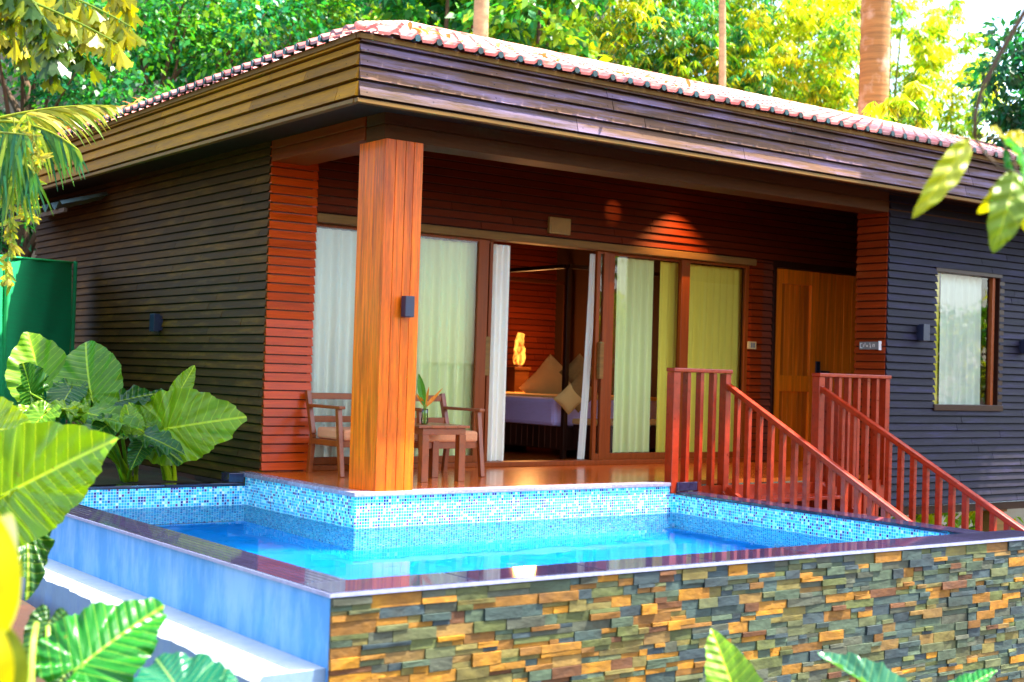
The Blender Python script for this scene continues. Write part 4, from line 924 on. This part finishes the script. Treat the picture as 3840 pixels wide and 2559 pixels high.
tree('broadleaf_tree', 'dense green tree with drooping leafy twigs above the left eave', 330, 130, 23, (2.2,2.2,2.4), 100, 16000, .125, pg, gap=1.1)
tree('broadleaf_tree', 'dense green tree with teal lights behind the middle of the left eave', 600, 80, 25, (2.3,2.3,2.3), 100, 16000, .125, pg, gap=1.1)
tree('broadleaf_tree', 'green and yellow leafed tree just left of the roof corner peak', 850, 30, 26, (2.2,2.2,2.2), 100, 14000, .12, pmx, gap=1.1)
tree('broadleaf_tree', 'tree with large dark green leaves beside the pale slim trunk', 1030, 10, 23, (1.2,1.2,1.5), 40, 2600, .24, pg+[(.02,.16,.08)], gap=1.2)
tree('broadleaf_tree', 'large leaved green tree right of the pale slim trunk', 1240, 50, 22, (1.0,1.0,1.4), 40, 2400, .21, pg+pmx[:3], gap=1.2)
tree('bamboo_clump', 'yellow green bamboo clump behind the left part of the roof ridge', 1390, 60, 25, (1.9,1.9,2.4), 120, 4600, .2, pmx, 'bamboo')
tree('bamboo_clump', 'green bamboo clump left of the slim white areca trunk', 1590, 90, 26, (1.5,1.5,2.3), 110, 3800, .2, pmx, 'bamboo')
tree('bamboo_clump', 'bright yellow bamboo clump right of the slim white areca trunk', 1800, 110, 27, (1.7,1.7,2.4), 110, 3800, .2, pby, 'bamboo', gap=.9)
tree('broadleaf_tree', 'shaded leafy tree between the areca trunk and the coconut trunk', 1770, 60, 31, (1.5,1.5,1.9), 50, 5000, .13, pmx, gap=1.0)
tree('bamboo_clump', 'sparse golden bamboo clump right behind the coconut trunk', 2040, 130, 29, (1.3,1.3,2.3), 100, 2600, .2, pby, 'bamboo', gap=.85)
tree('bamboo_clump', 'thin golden bamboo clump with bright sky showing through it', 2190, 200, 30, (1.1,1.1,1.9), 80, 1500, .2, pby, 'bamboo', gap=.8)
tree('bamboo_clump', 'small green bamboo tuft in front of the foot of the coconut trunk', 2075, 240, 20.5, (.45,.45,.5), 14, 160, .24, pby, 'bamboo', gap=.9)
tree('broadleaf_tree', 'dark blue green tree at the far right edge behind the branch', 2470, 190, 19, (1.45,1.45,1.3), 70, 9000, .13, pdk, gap=.95)
def bare_trunk(name, label, pts, dep, r0, r1, mat, rings=False):
    c = [P(x, y, dep) for x, y in pts]; gz = float(ground_z(c[0][0], c[0][1])); b = np.array([c[0][0], c[0][1], gz-.3]); t = thing(name, label, 'tree', (b[0], b[1], gz))
    c = bez([b]+c, 60); m = MB(); m.sm = True; n = len(c); m.tube(c, [(r0+(r1-r0)*i/(n-1))*(1+(.035 if rings and i % 2 else 0)) for i in range(n)], 14); m.build('trunk', mat, t)
    k = MB(); top = c[-1]
    for i in range(11):
        a = 2*PI*i/11; e = top+np.array([math.cos(a)*1.6, math.sin(a)*1.6, random.uniform(-.5,.5)]); cv = bez([top, top*.5+e*.5+np.array([0,0,.7]), e], 14); k.tube(cv, .015, 5, (.2,.3,.03))
        for p in cv[2:]:
            for s_ in (-1, 1): blade(k, p, p+np.array([-math.sin(a)*s_*.35+math.cos(a)*.2, math.cos(a)*s_*.35+math.sin(a)*.2, -.25]), .02, rj((.1,.24,.02), .3), 0, 2, np.array([0,0,1.]))
    k.build('crown', m_leafF, t)
bare_trunk('slim_tree', 'slim pale leaning trunk rising behind the left part of the roof', [(1100,140),(1108,0),(1118,-330)], 20, .13, .10, m_bark)
bare_trunk('areca_palm', 'very slim white ringed areca trunk rising behind the roof', [(1668,230),(1660,80),(1655,-420)], 21, .06, .05, m_bark, True)
bare_trunk('coconut_palm', 'thick orange brown coconut palm trunk rising behind the right part of the roof', [(2000,330),(2018,120),(2016,-420)], 22, .25, .23, m_palmb, True)
# trees that stand behind and beside the photographer: they shade the terrace and show in the glass
for lb, at_, rad in (('spreading shade tree right of the stairs, outside the view', (15.2, 7.4, 8.4), (2.0,1.6,1.2)), ('low tree behind the viewer, left one', (28.0, -10, 2.2), (2.6,2.5,2.6)), ('low tree behind the viewer, right one', (34, -9, 2.6), (3.5,3,3.0)), ('low yellowish tree behind the viewer, farthest one', (43, -9, 2.0), (3.5,3,2.6))):
    tree('broadleaf_tree', lb, 0, 0, 0, rad, 60, 6000, .3, pby+pmx, group='trees around the viewer', at=at_, gap=1.1)
# low green plants seen under the house and behind the rails
gs = thing('low_shrub', 'low bright green shrub growing under the right end of the facade', 'shrub', (13.3, 10.2, -1.25))
n = 700; pos = np.array([13.3,10.4,-.9])+rng.normal(size=(n,3))*np.array([1.2,.3,.22]); d = rng.normal(size=(n,3))+np.array([0,0,.6]); v, _ = cloud(pos, rng.uniform(.12,.3,n), d, rng.normal(size=(n,3))+np.array([0,-.6,.6]), None, .25); build_cloud('foliage', v, np.array(pby)[rng.integers(0,6,n)]*rng.uniform(.7,1.3,(n,1)), m_leafT, gs)
m = MB()
for k in range(9): m.tube([(12.3+k*.25, 10.4, -1.3), (12.3+k*.25+random.uniform(-.1,.1), 10.4, -.8)], .012, 5)
m.build('stem', m_dbark, gs)
# leaf litter on the tiles
mb = MB()
for k in range(70):
    if k < 40: s_ = random.random()**1.6*3+.6; t_ = random.uniform(.02,.35); p = np.array([xe+s_, ye+t_, ze+.06+t_*.325])
    else: s_ = 4.5+random.random()*4; t_ = random.uniform(.02,.25); p = np.array([xe+t_, ye+s_, ze+.06+t_*.42])
    d = np.array([random.uniform(-1,1), random.uniform(-1,1), random.uniform(-.1,.5)]); d /= np.linalg.norm(d); blade(mb, p, p+d*random.uniform(.06,.13), .02, rj(random.choice([(.45,.16,.08),(.6,.4,.28),(.2,.1,.07)]), .3), .012, 3, np.array([0,0,1.]))
tag(mb.build('leaf_litter', m_leafF), 'dry fallen leaves scattered along the tiled eaves', kind='stuff')
# ================================================================== CAMERA, SUN, SKY
cam = bpy.data.cameras.new('camera'); co = bpy.data.objects.new('camera', cam); C.objects.link(co)
right, down, fwd = R[:,0], R[:,1], R[:,2]
m4 = Matrix(((right[0],-down[0],-fwd[0],0),(right[1],-down[1],-fwd[1],0),(right[2],-down[2],-fwd[2],1.0),(0,0,0,1)))
co.matrix_world = m4; cam.sensor_width = 36; cam.sensor_fit = 'HORIZONTAL'; cam.lens = F/3840*36; cam.clip_end = 1000; cam.clip_start = .05
cam.dof.use_dof = True; cam.dof.focus_distance = 11.2; cam.dof.aperture_fstop = 1.9
sc.camera = co
sd = Vector((.38, -.2, .9)).normalized(); el = math.asin(sd.z); az = math.atan2(sd.x, sd.y)
sl = bpy.data.lights.new('sun', 'SUN'); sl.energy = 3.9; sl.angle = math.radians(.6); sl.color = (1, .95, .84)
so = bpy.data.objects.new('sun', sl); C.objects.link(so); so.rotation_euler = (-sd).to_track_quat('-Z', 'Y').to_euler(); so.location = (10, 0, 30)
w = bpy.data.worlds.new('World'); sc.world = w; w.use_nodes = True; nt = w.node_tree; nt.nodes.clear()
sky = nt.nodes.new('ShaderNodeTexSky'); sky.sky_type = 'NISHITA'; sky.sun_disc = False; sky.sun_elevation = el; sky.sun_rotation = az; sky.air_density = 1.0; sky.dust_density = 2.0; sky.ozone_density = 1.0
bg = nt.nodes.new('ShaderNodeBackground'); bg.inputs[1].default_value = .15; ow = nt.nodes.new('ShaderNodeOutputWorld'); nt.links.new(sky.outputs[0], bg.inputs[0]); nt.links.new(bg.outputs[0], ow.inputs[0])
sc.view_settings.view_transform = 'Standard'; sc.view_settings.look = 'None'; sc.view_settings.exposure = 2.55; sc.view_settings.gamma = 1
sc.render.engine = 'CYCLES'; cy = sc.cycles; cy.use_denoising = True; cy.max_bounces = 10; cy.diffuse_bounces = 4; cy.glossy_bounces = 4; cy.transmission_bounces = 6; cy.transparent_max_bounces = 12; cy.caustics_refractive = True; cy.caustics_reflective = False; cy.blur_glossy = .5; cy.sample_clamp_indirect = 8
